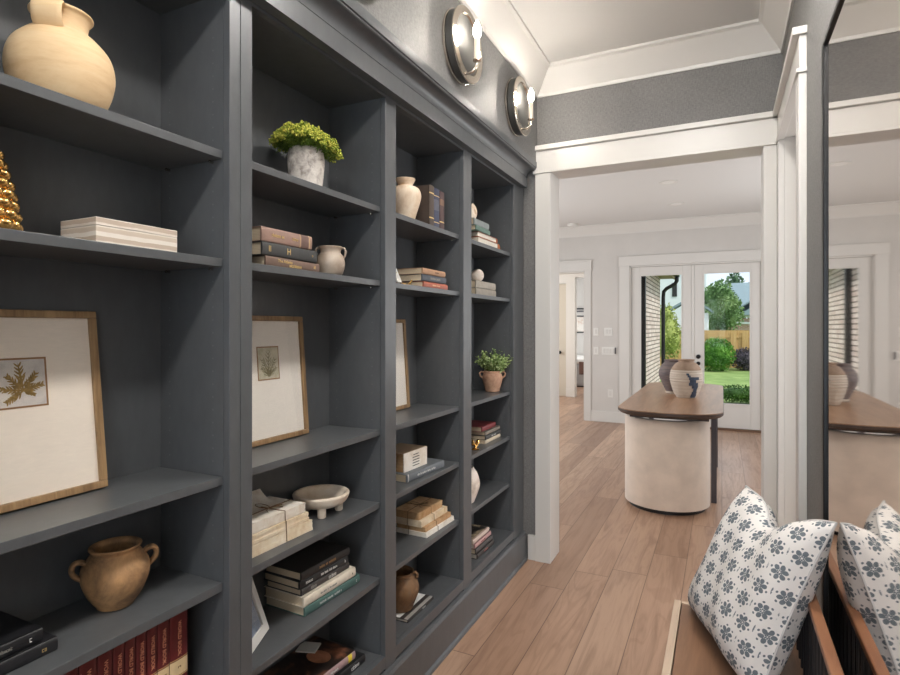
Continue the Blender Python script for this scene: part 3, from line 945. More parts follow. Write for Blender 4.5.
# ------------------------------------------------------------------ sconces
def sconce(y, z, label):
    t = thing('wall_sconce', label, 'wall lamp', (SOF, y, z), group='round wall lamps above the bookcases')
    MB().lathe([(0.0001, 0.0005), (0.142, 0.0005), (0.148, 0.006), (0.148, 0.014), (0.14, 0.017)], 64, axis='x').build('back_plate', P['nickel'], t, True)
    MB().lathe([(0.139, 0.0165), (0.145, 0.018), (0.145, 0.046), (0.14, 0.048)], 64, axis='x').build('side_band', P['nickel_dark'], t, True)
    MB().lathe([(0.1395, 0.0465), (0.15, 0.048), (0.151, 0.053), (0.148, 0.056), (0.122, 0.058), (0.118, 0.054), (0.117, 0.044)], 64, axis='x').build('front_ring', P['nickel'], t, True)
    MB().lathe([(0.0001, 0.022), (0.117, 0.0435), (0.117, 0.0445), (0.06, 0.03), (0.0001, 0.026)], 64, axis='x').build('reflector_disc', P['nickel'], t, True)
    by = -0.035
    pts = [(0.05, by, -0.132), (0.066, by, -0.134), (0.09, by, -0.130), (0.104, by, -0.116), (0.108, by, -0.098)]
    arm = MB().tube(pts, 0.0062, 12)
    arm.build('arm', P['nickel'], t, True)
    MB().lathe([(0.006, -0.098), (0.017, -0.092), (0.017, -0.088), (0.011, -0.086)], 24, c=(0.108, by, 0)).build('drip_cup', P['nickel'], t, True)
    MB().lathe([(0.0115, -0.0855), (0.0115, 0.0), (0.009, 0.002)], 24, c=(0.108, by, 0)).build('candle_sleeve', P['sleeve'], t, True)
    MB().lathe([(0.0075, 0.0025), (0.015, 0.016), (0.0165, 0.03), (0.012, 0.05), (0.005, 0.066), (0.0002, 0.074)], 24, c=(0.108, by, 0)).build('bulb', P['bulb'], t, True)
sconce(2.13, 2.577, 'nickel wall lamp with lit candle bulb, nearer of the two in view')
sconce(2.845, 2.577, 'nickel wall lamp with lit candle bulb, the farther one near the corner')
sconce(1.415, 2.577, 'nickel wall lamp with lit candle bulb above the potted florets')

# ------------------------------------------------------------------ wall mirror
t = thing('wall_mirror', 'large mirror with a thin black frame on the right wall above the bench', 'mirror', (RX, 1.0, 0.58))
MB().box(-0.035, -0.0005, -0.82, 0.712, 0.012, 1.545).build('mirror_glass', P['mirror'], t)
fm = MB()
for a in ((-0.82, -0.79, 0, 1.558), (0.712, 0.742, 0, 1.558), (-0.79, 0.712, 0, 0.0118), (-0.79, 0.712, 1.546, 1.558)):
    fm.box(-0.041, -0.0005, a[0], a[1], a[2], a[3])
fm.build('mirror_frame', P['black'], t, bevel=0.002)

# ------------------------------------------------------------------ bench
t = thing('bench', 'low oak bench with a spindle back below the mirror', 'bench', (0.02, 1.35, 0))
y0, y1 = -0.72, 0.71
SZ = 0.47
MB().box(-0.141, 0.195, y0 + 0.02, y1 - 0.02, SZ - 0.035, SZ).build('seat', P['benchseat'], t, bevel=0.002)
MB().box(-0.166, -0.1435, y0, y1, SZ - 0.06, SZ + 0.002).build('front_rail', P['benchlight'], t, bevel=0.002)
MB().box(-0.143, 0.19, y1 - 0.019, y1, SZ - 0.06, SZ + 0.002).build('end_rail', P['benchlight'], t, bevel=0.002)
MB().box(-0.143, 0.19, y0, y0 + 0.019, SZ - 0.06, SZ + 0.002).build('end_rail', P['benchlight'], t, bevel=0.002)
for lx in (-0.15, 0.165):
    for ly in (y0 + 0.03, y1 - 0.06):
        MB().box(lx, lx + 0.035, ly, ly + 0.035, 0, SZ - 0.061).build('leg', P['benchrail'], t, bevel=0.003)
MB().box(0.168, 0.192, y0, y1, 0.717, 0.735).build('back_rail', P['benchrail'], t, bevel=0.003)
for k in range(30):
    yy = y0 + 0.02 + k * (y1 - y0 - 0.04) / 29
    MB().tube([(0.18, yy, SZ + 0.0005), (0.18, yy, 0.7165)], 0.006, 8).build('spindle', P['blackp'], t, True)

# ------------------------------------------------------------------ pillow
def pillow(name, label, center, eu, ev, size, thick):
    N = 40
    eu, ev = Vector(eu).normalized(), Vector(ev).normalized()
    n = eu.cross(ev).normalized()
    h = size / 2
    ku = ev.dot(eu)
    kv = math.sqrt(1 - ku * ku)
    def pt(i, j, s):
        u, v = -1 + 2 * i / N, -1 + 2 * j / N
        fat = (max(0, 1 - u ** 4) ** 0.55) * (max(0, 1 - v ** 4) ** 0.55)
        x = u * h * (1 - 0.075 * (1 - v * v))
        y = v * h * (1 - 0.075 * (1 - u * u))
        dent = math.exp(-((u - 0.10) / 0.36) ** 2) * max(0, (v + 0.25) / 1.25) ** 2
        y -= 0.062 * dent
        z = s * thick * fat * (1 - 0.45 * dent) * (1.0 - 0.18 * v)
        z += s * 0.004 * math.sin(9 * u + 3 * v) * fat
        z += 0.012 * dent
        top = (v + 1) / 2
        y += 0.022 * u * top
        x += 0.024 * (1 - u) / 2 * top - 0.02 * (1 + u) / 2 * top
        return (x + ku * y, kv * y, z)
    f, b = MB(), MB()
    def sheet(mb, s):
        vs = [pt(i, j, s) for j in range(N + 1) for i in range(N + 1)]
        fs = [(j * (N + 1) + i, j * (N + 1) + i + 1, (j + 1) * (N + 1) + i + 1, (j + 1) * (N + 1) + i) for j in range(N) for i in range(N)]
        mb.add(vs, fs)
    sheet(f, 1)
    sheet(b, -1)
    t = thing(name, label, 'pillow')
    M = Matrix((eu, n.cross(eu), n)).transposed().to_4x4()
    M.translation = Vector(center)
    t.matrix_world = M
    for o_ in (f.build('front_cover', P['fabric'], t, True, sharp=180), b.build('back_cover', P['fabric'], t, True, sharp=180)):
        uv = o_.data.uv_layers.new(name='print')
        co = [v.co for v in o_.data.vertices]
        W_ = N + 1
        U, V = [0.0] * (W_ * W_), [0.0] * (W_ * W_)
        for j in range(W_):
            for i in range(1, W_):
                U[j * W_ + i] = U[j * W_ + i - 1] + (co[j * W_ + i] - co[j * W_ + i - 1]).length
                V[i * W_ + j] = V[(i - 1) * W_ + j] + (co[i * W_ + j] - co[(i - 1) * W_ + j]).length
        for j in range(W_):
            mu, mv = U[j * W_ + N // 2], V[(N // 2) * W_ + j]
            for i in range(W_):
                U[j * W_ + i] -= mu
                V[i * W_ + j] -= mv
        for lp in o_.data.loops:
            uv.data[lp.index].uv = (U[lp.vertex_index], V[lp.vertex_index])
    rim = [pt(i, 0, 1) for i in range(N)] + [pt(N, j, 1) for j in range(N)] + [pt(N - i, N, 1) for i in range(N)] + [pt(0, N - j, 1) for j in range(N + 1)]
    MB().tube(rim, 0.0028, 8).build('piping', P['piping'], t, True)
    return t
C0, D0 = Vector((-0.090, 2.030, 0.478)), Vector((0.090, 1.550, 0.478))
EU = (D0 - C0).normalized()
EV = Vector((0.322, -0.10, 0.942)).normalized()
pillow('throw_pillow', 'white square pillow block-printed with slate blue flowers, leaning on the bench', C0 + EU * 0.245 + EV * 0.24, EU, EV, 0.485, 0.078)

# ------------------------------------------------------------------ vessels
def frange(a, b, n):
    return [a + (b - a) * i / (n - 1) for i in range(n)]
def smooth_prof(pts, n=5):
    """Catmull-Rom through profile points"""
    out = []
    P_ = [pts[0]] + list(pts) + [pts[-1]]
    for i in range(1, len(P_) - 2):
        p0, p1, p2, p3 = P_[i - 1], P_[i], P_[i + 1], P_[i + 2]
        for k in range(n):
            s = k / n
            out.append(tuple(0.5 * ((2 * p1[d]) + (-p0[d] + p2[d]) * s + (2 * p0[d] - 5 * p1[d] + 4 * p2[d] - p3[d]) * s * s + (-p0[d] + 3 * p1[d] - 3 * p2[d] + p3[d]) * s ** 3) for d in (0, 1)))
    out.append(tuple(pts[-1]))
    return [(max(1e-4, r), h) for r, h in out]

# big buff jug
t = thing('clay_jug', 'large round buff clay jug with a strap handle on the top shelf nearest the camera', 'jug', (-1.218, 0.685, SH[0]))
outer = smooth_prof([(0.0001, 0.001), (0.055, 0.001), (0.081, 0.028), (0.095, 0.08), (0.088, 0.124), (0.063, 0.155), (0.049, 0.165), (0.046, 0.178), (0.050, 0.194), (0.056, 0.201), (0.054, 0.205), (0.046, 0.198), (0.041, 0.178), (0.043, 0.16), (0.07, 0.13), (0.075, 0.08), (0.0001, 0.03)])
MB().lathe(outer, 56).build('body', P['clay_big'], t, True)
a = math.atan2(-0.75, 0.66)
hd = [(0.052, 0.198), (0.063, 0.201), (0.072, 0.192), (0.075, 0.178), (0.072, 0.16), (0.064, 0.152)]
MB().tube([(r * math.cos(a), r * math.sin(a), h) for r, h in hd], 0.015, 14, (1.75, 0.36)).build('handle', P['clay_big'], t, True)

# gold scalloped cone
t = thing('gold_cone_ornament', 'gold scalloped cone ornament at the left end of the second shelf', 'ornament', (-1.205, 0.518, SH[1]))
MB().lathe([(0.0001, 0.001), (0.066, 0.001), (0.062, 0.06), (0.046, 0.13), (0.026, 0.19), (0.0001, 0.215)], 32).build('core', P['gold'], t, True)
sc = MB()
for r in range(11):
    z = 0.014 + r * 0.0185
    rad = 0.068 * (1 - (z / 0.235) ** 1.7)
    nn = max(5, int(2 * PI * rad / 0.028))
    for k in range(nn):
        a = 2 * PI * (k + 0.5 * (r % 2)) / nn
        sc.ball((rad * math.cos(a) * 0.96, rad * math.sin(a) * 0.96, z), 0.0175, 14, 9, (1, 1, 0.72))
sc.build('scale_layer', P['gold'], t, True)['kind'] = 'stuff'

# bone inlay box
t = thing('inlay_box', 'long lidded box with cream and taupe horizontal stripes on the second shelf', 'box', (-1.211, 0.808, SH[1]))
MB().box(-0.061, 0.061, -0.095, 0.095, 0.0005, 0.040).build('base', P['box'], t, bevel=0.001)
MB().box(-0.061, 0.061, -0.095, 0.095, 0.0408, 0.057).build('lid', P['box'], t, bevel=0.001)

# two-handled smoked urn
t = thing('clay_urn', 'brown smoke-stained two-handled clay urn on the shelf above the red volumes', 'urn', (-1.238, 0.812, SH[3]))
pr = smooth_prof([(0.0001, 0.001), (0.033, 0.001), (0.04, 0.008), (0.057, 0.034), (0.0685, 0.068), (0.067, 0.095), (0.053, 0.117), (0.047, 0.125), (0.053, 0.133), (0.052, 0.137), (0.045, 0.135), (0.041, 0.126), (0.055, 0.1), (0.055, 0.07), (0.0001, 0.02)])
MB().lathe(pr, 56).build('body', P['clay_urn'], t, True)
for s in (1, -1):
    a = math.atan2(s * 0.437, s * 0.9) + 0.70
    hp = smooth_prof([(0.056, 0.106), (0.068, 0.114), (0.079, 0.112), (0.084, 0.100), (0.079, 0.086), (0.064, 0.074)], 4)
    MB().tube([(r * math.cos(a), r * math.sin(a), h) for r, h in hp], 0.0068, 12, (1.3, 0.85)).build('handle', P['clay_urn'], t, True)

# footed bowl
t = thing('footed_bowl', 'cream marble bowl on three stub feet beside the twine-tied books', 'bowl', (-1.228, 1.525, SH[3]))
pr = smooth_prof([(0.0001, 0.023), (0.05, 0.025), (0.082, 0.04), (0.094, 0.06), (0.0935, 0.069), (0.084, 0.069), (0.074, 0.052), (0.05, 0.039), (0.0001, 0.035)])
MB().lathe(pr, 56).build('bowl_body', P['marble'], t, True)
for k in range(3):
    a = R((-50, 50, 180)[k])
    MB().lathe([(0.012, 0.0005), (0.014, 0.004), (0.0145, 0.033)], 20, c=(0.06 * math.cos(a), 0.06 * math.sin(a), 0)).build('foot', P['marble'], t, True)

# small grey jug with handles
t = thing('small_jug', 'small grey-beige glazed jug with lug handles beside the books titled in gold', 'jug', (-1.152, 1.478, SH[1]))
pr = smooth_prof([(0.0001, 0.001), (0.033, 0.001), (0.043, 0.018), (0.047, 0.04), (0.041, 0.064), (0.033, 0.074), (0.034, 0.084), (0.039, 0.092), (0.037, 0.094), (0.031, 0.088), (0.03, 0.07), (0.0001, 0.02)])
MB().lathe(pr, 44).build('body', P['clay_grey'], t, True)
for s in (1, -1):
    a = math.atan2(s * 0.437, s * 0.9)
    MB().tube([(r * math.cos(a), r * math.sin(a), h) for r, h in [(0.037, 0.089), (0.045, 0.09), (0.049, 0.08), (0.047, 0.066), (0.042, 0.057)]], 0.0042, 10, (1.5, 0.8)).build('handle', P['clay_grey'], t, True)

# plaster vase of bay three
t = thing('plaster_vase', 'cream plaster vase with a flared neck beside the upright books', 'vase', (-1.172, 1.992, SH[0]))
pr = smooth_prof([(0.0001, 0.001), (0.034, 0.001), (0.046, 0.03), (0.062, 0.08), (0.066, 0.11), (0.055, 0.135), (0.032, 0.145), (0.03, 0.15), (0.037, 0.163), (0.042, 0.172), (0.04, 0.174), (0.03, 0.163), (0.024, 0.15), (0.05, 0.11), (0.0001, 0.03)])
MB().lathe(pr, 48).build('body', P['plaster'], t, True)

# brown pot on the flat book
t = thing('clay_pot', 'brown two-tone clay pot standing on a flat white book on the bottom deck', 'pot', (-1.203, 2.005, DK + 0.0135))
pr = smooth_prof([(0.0001, 0.001), (0.046, 0.001), (0.056, 0.02), (0.076, 0.07), (0.076, 0.1), (0.06, 0.13), (0.05, 0.14), (0.052, 0.152), (0.056, 0.155), (0.05, 0.154), (0.043, 0.14), (0.06, 0.1), (0.0001, 0.03)])
MB().lathe(pr, 48).build('body', P['clay_dark'], t, True)
a = math.atan2(0.437, 0.9)
MB().tube([(r * math.cos(a), r * math.sin(a), h) for r, h in [(0.052, 0.148), (0.064, 0.149), (0.07, 0.14), (0.068, 0.126)]], 0.006, 10).build('lug_handle', P['clay_dark'], t, True)

# pitted white vase of bay four
t = thing('pitted_vase', 'white pitted stone vase half hidden behind the stile of the last bay', 'vase', (-1.2, 2.635, SH[4]))
pr = smooth_prof([(0.0001, 0.001), (0.048, 0.001), (0.06, 0.02), (0.08, 0.075), (0.083, 0.105), (0.07, 0.15), (0.055, 0.172), (0.052, 0.18), (0.045, 0.178), (0.048, 0.16), (0.07, 0.105), (0.0001, 0.03)])
MB().lathe(pr, 48).build('body', P['plaster2'], t, True)

# ------------------------------------------------------------------ potted plants
def leaf_quad(mb, c, d, n, L, w):
    d = d.normalized()
    s = d.cross(n)
    if s.length < 1e-4:
        return
    s.normalize()
    nn = s.cross(d)
    mid = c + d * L * 0.5 + nn * L * 0.12
    mb.add([c, mid + s * w * 0.5, c + d * L, mid - s * w * 0.5], [(0, 1, 2, 3)])

rng = random.Random(11)
def rdir(up=0.0):
    while True:
        v = Vector((rng.uniform(-1, 1), rng.uniform(-1, 1), rng.uniform(-1 + up, 1)))
        if 0.1 < v.length < 1:
            return v.normalized()

t = thing('potted_florets', 'yellow-green floret plant in a flaked white stone pot on the top shelf', 'potted plant', (-1.205, 1.42, SH[0]))
pr = smooth_prof([(0.0001, 0.001), (0.046, 0.001), (0.05, 0.01), (0.056, 0.06), (0.0585, 0.1), (0.055, 0.128), (0.05, 0.137), (0.044, 0.135), (0.048, 0.12), (0.0001, 0.11)])
MB().lathe(pr, 44).build('pot', P['stone'], t, True)
fl, stm = MB(), MB()
for k in range(230):
    a = rng.uniform(0, 2 * PI)
    q = math.sqrt(rng.random())
    rx = 0.108 * q
    # flat-topped spreading crown, drooping towards the far side
    sx, sy = rx * math.cos(a), rx * math.sin(a)
    side = sx * 0.9 + sy * 0.437
    top = 0.205 - 0.35 * q * q * 0.14 - 0.28 * max(0, side) - 0.05 * max(0, -side) + rng.uniform(-0.014, 0.01)
    p = Vector((sx, sy, top))
    stm.tube([(sx * 0.25, sy * 0.25, 0.12), (sx * 0.7, sy * 0.7, 0.12 + (top - 0.12) * 0.72), tuple(p)], 0.0011, 4)
    for m_ in range(16):
        d = rdir(0.7)
        fl.ball(tuple(p + d * rng.uniform(0.003, 0.014)), rng.uniform(0.0026, 0.0044), 5, 3)
    for m_ in range(9):
        d = (rdir() + Vector((sx, sy, 0)) * 5 + Vector((0, 0, 0.5)))
        b0 = Vector((sx * 0.75, sy * 0.75, 0.12 + (top - 0.12) * rng.uniform(0.45, 0.85)))
        leaf_quad(stm, b0, d, rdir(), rng.uniform(0.02, 0.034), 0.004)
stm.build('stems', P['leaf_stem'], t)['kind'] = 'stuff'
fl.build('florets', P['leaf_y'], t)['kind'] = 'stuff'

t = thing('potted_greenery', 'leafy green plant in a two-handled terracotta pot in the last bay', 'potted plant', (-1.19, 3.010, SH[2]))
pr = smooth_prof([(0.0001, 0.001), (0.036, 0.001), (0.044, 0.02), (0.056, 0.065), (0.057, 0.09), (0.05, 0.108), (0.052, 0.119), (0.047, 0.119), (0.044, 0.1), (0.0001, 0.09)])
MB().lathe(pr, 44).build('pot', P['clay_pot'], t, True)
for s in (1, -1):
    a = math.atan2(s * 0.437, s * 0.9)
    MB().tube([(r * math.cos(a), r * math.sin(a), h) for r, h in [(0.048, 0.112), (0.064, 0.116), (0.074, 0.106), (0.07, 0.09), (0.054, 0.078)]], 0.005, 10).build('handle', P['clay_pot'], t, True)
fl, stm = MB(), MB()
for k in range(75):
    a = rng.uniform(0, 2 * PI)
    q = math.sqrt(rng.random())
    d = Vector((q * math.cos(a) * 0.8, q * math.sin(a) * 0.45, 1.0 - 0.45 * q))
    Ls = rng.uniform(0.08, 0.175)
    p0 = Vector((d.x * 0.02, d.y * 0.02, 0.1))
    p1 = p0 + d * Ls
    stm.tube([tuple(p0), tuple((p0 + p1) / 2 + Vector((0, 0, 0.008))), tuple(p1)], 0.0009, 4)
    for m_ in range(15):
        s = rng.uniform(0.35, 1.0)
        leaf_quad(fl, p0 + (p1 - p0) * s, rdir() + Vector((0, 0, 0.3)), rdir(1.0), rng.uniform(0.014, 0.024), 0.011)
stm.build('stems', P['leaf_stem'], t)['kind'] = 'stuff'
fl.build('leaves', P['leaf_g'], t)['kind'] = 'stuff'

# ------------------------------------------------------------------ books
def book(label, loc, W_, L_, T_, cover, pages='pages', rz=0.0, standing=False, group=None, titles=(), bands=(), name='book', bulge=0.004, board=0.0022, cat='book'):
    """lying: origin bottom centre, spine at +x, length along y. standing: spine at +x, length up, thickness towards -y.
       titles: (text, size, ink, position along the spine -0.5..0.5, offset across, squeeze); bands: (pos0, pos1, ink)"""
    rot = (R(90), 0, 0) if standing else (0, 0, rz)
    l = (loc[0], loc[1], loc[2] + L_ / 2) if standing else loc
    if standing and rz:
        rot = (R(90), 0, rz)
    t = thing(name, label, cat, l, rot, group)
    b = board
    cv = MB()
    cv.box(-W_ / 2, W_ / 2 - 0.001, -L_ / 2, L_ / 2, 0.0003, b)
    cv.box(-W_ / 2, W_ / 2 - 0.001, -L_ / 2, L_ / 2, T_ - b, T_ - 0.0003)
    sp = []
    for k in range(9):
        a = -PI / 2 + PI * k / 8
        sp.append((W_ / 2 - 0.001 + bulge * math.cos(a), T_ / 2 + (T_ / 2 - 0.0003) * math.sin(a)))
    sp += [(W_ / 2 - 0.004, T_ - 0.0003), (W_ / 2 - 0.004, 0.0003)]
    cv.prism(sp, -L_ / 2, L_ / 2, 'xz')
    cv.build('cover', cover, t, True, sharp=50)
    MB().box(-W_ / 2 + 0.004, W_ / 2 - 0.0045, -L_ / 2 + 0.0035, L_ / 2 - 0.0035, b + 0.0002, T_ - b - 0.0002).build('page_block', P[pages], t)
    xs = W_ / 2 - 0.001 + bulge + 0.0004
    for (p0, p1, ink) in bands:
        bm_ = MB()
        sp2 = [(W_ / 2 - 0.001 + (bulge + 0.0005) * math.cos(a), T_ / 2 + (T_ / 2 - 0.0002) * math.sin(a)) for a in [(-PI / 2 + PI * k / 8) * 0.9 for k in range(9)]]
        n = len(sp2)
        bm_.add([(x, p0 * L_, z) for x, z in sp2] + [(x, p1 * L_, z) for x, z in sp2], [(i, i + 1, n + i + 1, n + i) for i in range(n - 1)])
        bm_.build('spine_band', ink, t, True)
    for tt in titles:
        body, size, ink, pos, off, sq = tt
        if standing:
            lettering(body, size, ink, t, (xs, pos * L_, T_ / 2 + off), (0, -1, 0), (0, 0, -1), sq, 'spine_title')
        else:
            lettering(body, size, ink, t, (xs, pos * L_, T_ / 2 + off), (0, 1, 0), (0, 0, 1), sq, 'spine_title')
    return t

GI, WI, DI, YI = P['goldink'], P['whiteink'], P['darkink'], P['greyink']
# bay one: two black books on the urn's shelf
z = SH[3]
book('lower of two black books at the left end of the urn shelf', (-1.247, 0.528, z), 0.16, 0.24, 0.0265, paint((34, 34, 37), 0.45), titles=[('HA', 0.011, GI, 0.40, 0, 1.0)])
book('upper of two black books at the left end of the urn shelf, silver lettering', (-1.252, 0.508, z + 0.027), 0.155, 0.235, 0.026, paint((30, 30, 33), 0.45), titles=[('M', 0.013, WI, 0.41, 0, 1.0), ('Modern Treasures', 0.0085, YI, 0.16, 0, 1.0)])

# bay one: encyclopedia row on the shelf below
edges = [0.940, 0.8905, 0.8590, 0.8330, 0.8065, 0.7815, 0.7550, 0.7220, 0.6845, 0.6475, 0.6265, 0.592, 0.560]
names = ['first and thickest at the right end', 'second from the right end', 'third from the right end', 'fourth from the right end', 'fifth from the right end', 'sixth from the right end',
         'seventh from the right end', 'eighth from the right end', 'ninth from the right end', 'tenth from the right end', 'eleventh from the right end', 'twelfth from the right end']
for k in range(12):
    th = edges[k] - edges[k + 1] - 0.0006
    book('dark red encyclopedia volume, ' + names[k] + ' of the row', (-1.243, edges[k], SH[4]), 0.165, 0.225, th, paint((96, 32, 34), 0.42), 'pagesw', standing=True,
         group='red encyclopedia volumes', name='encyclopedia_volume', bulge=0.003, bands=[(-0.16, 0.06 - 0.09 - 0.10 + 0.13, paint((214, 190, 148), 0.6)), (-0.175, -0.165, GI), (0.0105, 0.0165, GI)],
         titles=[('WORLD BOOK', 0.0125 if th > 0.03 else 0.0118, paint((216, 150, 116), 0.45), 0.225, 0, 0.95), ('M' if k % 3 == 0 else ('S' if k % 3 == 1 else 'P'), 0.014, paint((110, 84, 50), 0.6), -0.08, 0, 1.0)])

# bay two, second shelf: three books
z = SH[1]
book('bottom book of three beside the small grey jug, brown with a gold title', (-1.205, 1.276, z), 0.15, 0.232, 0.029, paint((112, 90, 78), 0.55), rz=R(1.2),
     titles=[('The Atlanta', 0.0115, P['goldink'], -0.17, 0.004, 1.1), ('Woodcrafts', 0.0115, P['goldink'], 0.02, -0.006, 1.1), ('CH', 0.012, GI, 0.40, 0, 1.0)])
book('middle book of three beside the small grey jug, dark grey with a gold H', (-1.203, 1.264, z + 0.0295), 0.148, 0.232, 0.037, paint((62, 62, 62), 0.55), rz=R(0.5),
     titles=[('H', 0.026, GI, -0.05, 0, 0.9), ('II', 0.024, GI, -0.38, 0, 0.9), ('II', 0.009, GI, 0.40, 0, 1.2)])
book('top book of three beside the small grey jug, faded rose brown cover', (-1.205, 1.252, z + 0.067), 0.15, 0.208, 0.041, paint((150, 122, 110), 0.6),
     titles=[('GARDENS OF', 0.012, GI, -0.2, 0, 1.0), ('STYLE', 0.012, GI, 0.14, 0, 1.0)], bands=[(0.27, 0.42, paint((110, 86, 78), 0.6)), (0.44, 0.45, GI), (0.24, 0.25, GI)])

# bay two, fifth shelf: stack of five
z = SH[4]
book('green book with white lettering at the bottom of the five-book stack', (-1.245, 1.508, z), 0.17, 0.275, 0.030, paint((78, 106, 100), 0.5), rz=R(-2.6), titles=[('SOUTHERN GARDENS  CHARLES E', 0.0095, WI, -0.06, 0, 1.0), ('M', 0.013, WI, 0.43, 0, 1.0)])
book('cream white book second from the bottom of the five-book stack', (-1.245, 1.494, z + 0.0305), 0.168, 0.258, 0.032, paint((226, 214, 196), 0.6), rz=R(-2.2), titles=[('THE HOUSE IN THE COUNTRY', 0.008, YI, -0.05, 0, 1.0), ('8', 0.011, DI, 0.43, 0, 1.0)])
book('thin charcoal book in the middle of the five-book stack', (-1.248, 1.485, z + 0.063), 0.150, 0.235, 0.022, paint((66, 62, 60), 0.5), rz=R(-2.0), titles=[('DECO', 0.014, YI, -0.27, 0, 1.1), ('ROOMS', 0.015, WI, 0.12, 0, 1.2)])
book('black book with white lettering second from the top of the five-book stack', (-1.25, 1.478, z + 0.0855), 0.155, 0.232, 0.0255, paint((36, 35, 36), 0.45), rz=R(-3.2), titles=[('Stories', 0.0105, WI, -0.32, 0, 1.0), ('The Blue New South', 0.0105, WI, 0.08, 0, 1.0), ('f', 0.013, WI, 0.43, 0, 1.0)])
book('black-covered book on top of the five-book stack with worn gold title', (-1.248, 1.482, z + 0.1115), 0.155, 0.236, 0.027, paint((50, 46, 44), 0.5), rz=R(-2.2), titles=[('HOUSE OF GARDENS', 0.011, paint((176, 136, 92), 0.5), 0.02, 0, 1.1)])

# bay two, deck: art books
z = DK
book('black book with white spine letters under the portrait-covered book on the deck', (-1.235, 1.512, z), 0.19, 0.275, 0.03, paint((32, 32, 33), 0.45), 'pagesw', rz=R(-3), titles=[('STYLE', 0.017, WI, 0.30, 0, 1.2), ('SOUTH', 0.015, WI, -0.1, 0, 1.2)])
t = book('large picture book with a brown portrait cover and pink spine on the bottom deck', (-1.25, 1.476, z + 0.0305), 0.19, 0.27, 0.028, paint((168, 140, 140), 0.5), 'pagesw', rz=R(-4), titles=[('PORTRAIT', 0.011, WI, 0.1, 0, 1.0)], bands=[(0.36, 0.43, paint((230, 206, 60), 0.5)), (-0.15, -0.10, paint((230, 206, 60), 0.5))])
MB().box(-0.095, 0.094, -0.135, 0.135, 0.028, 0.0286).build('cover_picture', mottled('brown_portrait_print', (24, 22, 22), (46, 36, 32), (150, 96, 70), 0.35, 9, 0.0), t)
MB().lathe([(0.0001, 0.0294), (0.026, 0.0293), (0.034, 0.0288)], 32, sx=1.35, sy=1.0, c=(0.012, 0.045, 0)).build('printed_face', mottled('face_toned_print', (120, 74, 52), (168, 112, 84), (190, 134, 104), 0.35, 14, 0.0), t)
o = MB().box(-0.035, 0.035, -0.03, 0.03, 0, 0.004).build('folded_card', P['plate'], None, loc=(-1.30, 1.615, z + 0.0305), rot=(0, 0, R(18)))
o.location = (-1.30, 1.545, z + 0.0595)
tag(o, 'small pale card lying at the back of the portrait book', 'card')

# bay three, top shelf: upright books
z = SH[0]
book('dark brown upright book next to the plaster vase, its cover facing the vase', (-1.203, 2.166, z), 0.148, 0.178, 0.044, paint((74, 62, 54), 0.6), standing=True, bands=[(-0.3, -0.27, GI), (0.3, 0.33, GI)])
book('navy blue upright book in the middle of three by the plaster vase', (-1.204, 2.222, z), 0.146, 0.176, 0.053, paint((62, 66, 86), 0.6), standing=True, bands=[(0.30, 0.32, GI), (-0.05, 0.22, paint((92, 92, 104), 0.6)), (-0.36, -0.34, GI)])
book('plum brown upright book at the right end of three by the plaster vase', (-1.205, 2.272, z), 0.146, 0.174, 0.046, paint((82, 62, 60), 0.6), standing=True, bands=[(0.14, 0.3, paint((124, 96, 78), 0.6)), (-0.3, -0.27, GI)])

# bay three, second shelf
z = SH[1]
book('red-orange book at the bottom of three in the third bay', (-1.205, 2.178, z), 0.155, 0.232, 0.026, paint((166, 92, 70), 0.5), rz=R(0.5), titles=[('ANTIQUES AT HOME', 0.010, paint((220, 176, 140), 0.5), 0, 0, 1.1)])
book('dark slate book with thick pages in the middle of three in the third bay', (-1.207, 2.17, z + 0.0265), 0.155, 0.222, 0.030, paint((70, 74, 82), 0.5), rz=R(-0.5), titles=[('Southern Houses', 0.013, YI, 0.02, 0, 1.1)])
book('tan cloth book on top of three in the third bay', (-1.205, 2.168, z + 0.057), 0.15, 0.214, 0.026, paint((170, 132, 102), 0.6), titles=[('HERITAGE', 0.010, paint((110, 80, 58), 0.6), 0.1, 0, 1.0)])
t = thing('card_easel', 'small gold easel holding a tilted white card beside the tan book stack', 'easel', (-1.158, 1.952, z))
cd = MB().box(-0.003, 0.003, -0.04, 0.04, 0, 0.10)
cd.build('card', P['whiteink'], t, loc=(-0.005, -0.02, 0.010), rot=(0, R(-22), R(18)), bevel=0.001)
MB().tube([(0.02, -0.055, 0.0045), (0.012, 0.02, 0.0045), (0.02, 0.024, 0.012), (0.026, 0.026, 0.024)], 0.004, 10).build('ledge', P['gold'], t, True)
MB().tube([(-0.045, -0.02, 0.004), (-0.02, -0.02, 0.05), (-0.048, -0.02, 0.10)], 0.003, 8).build('prop', P['gold'], t, True)
MB().tube([(0.012, 0.02, 0.0045), (-0.05, 0.0, 0.0045)], 0.0035, 8).build('foot', P['gold'], t, True)

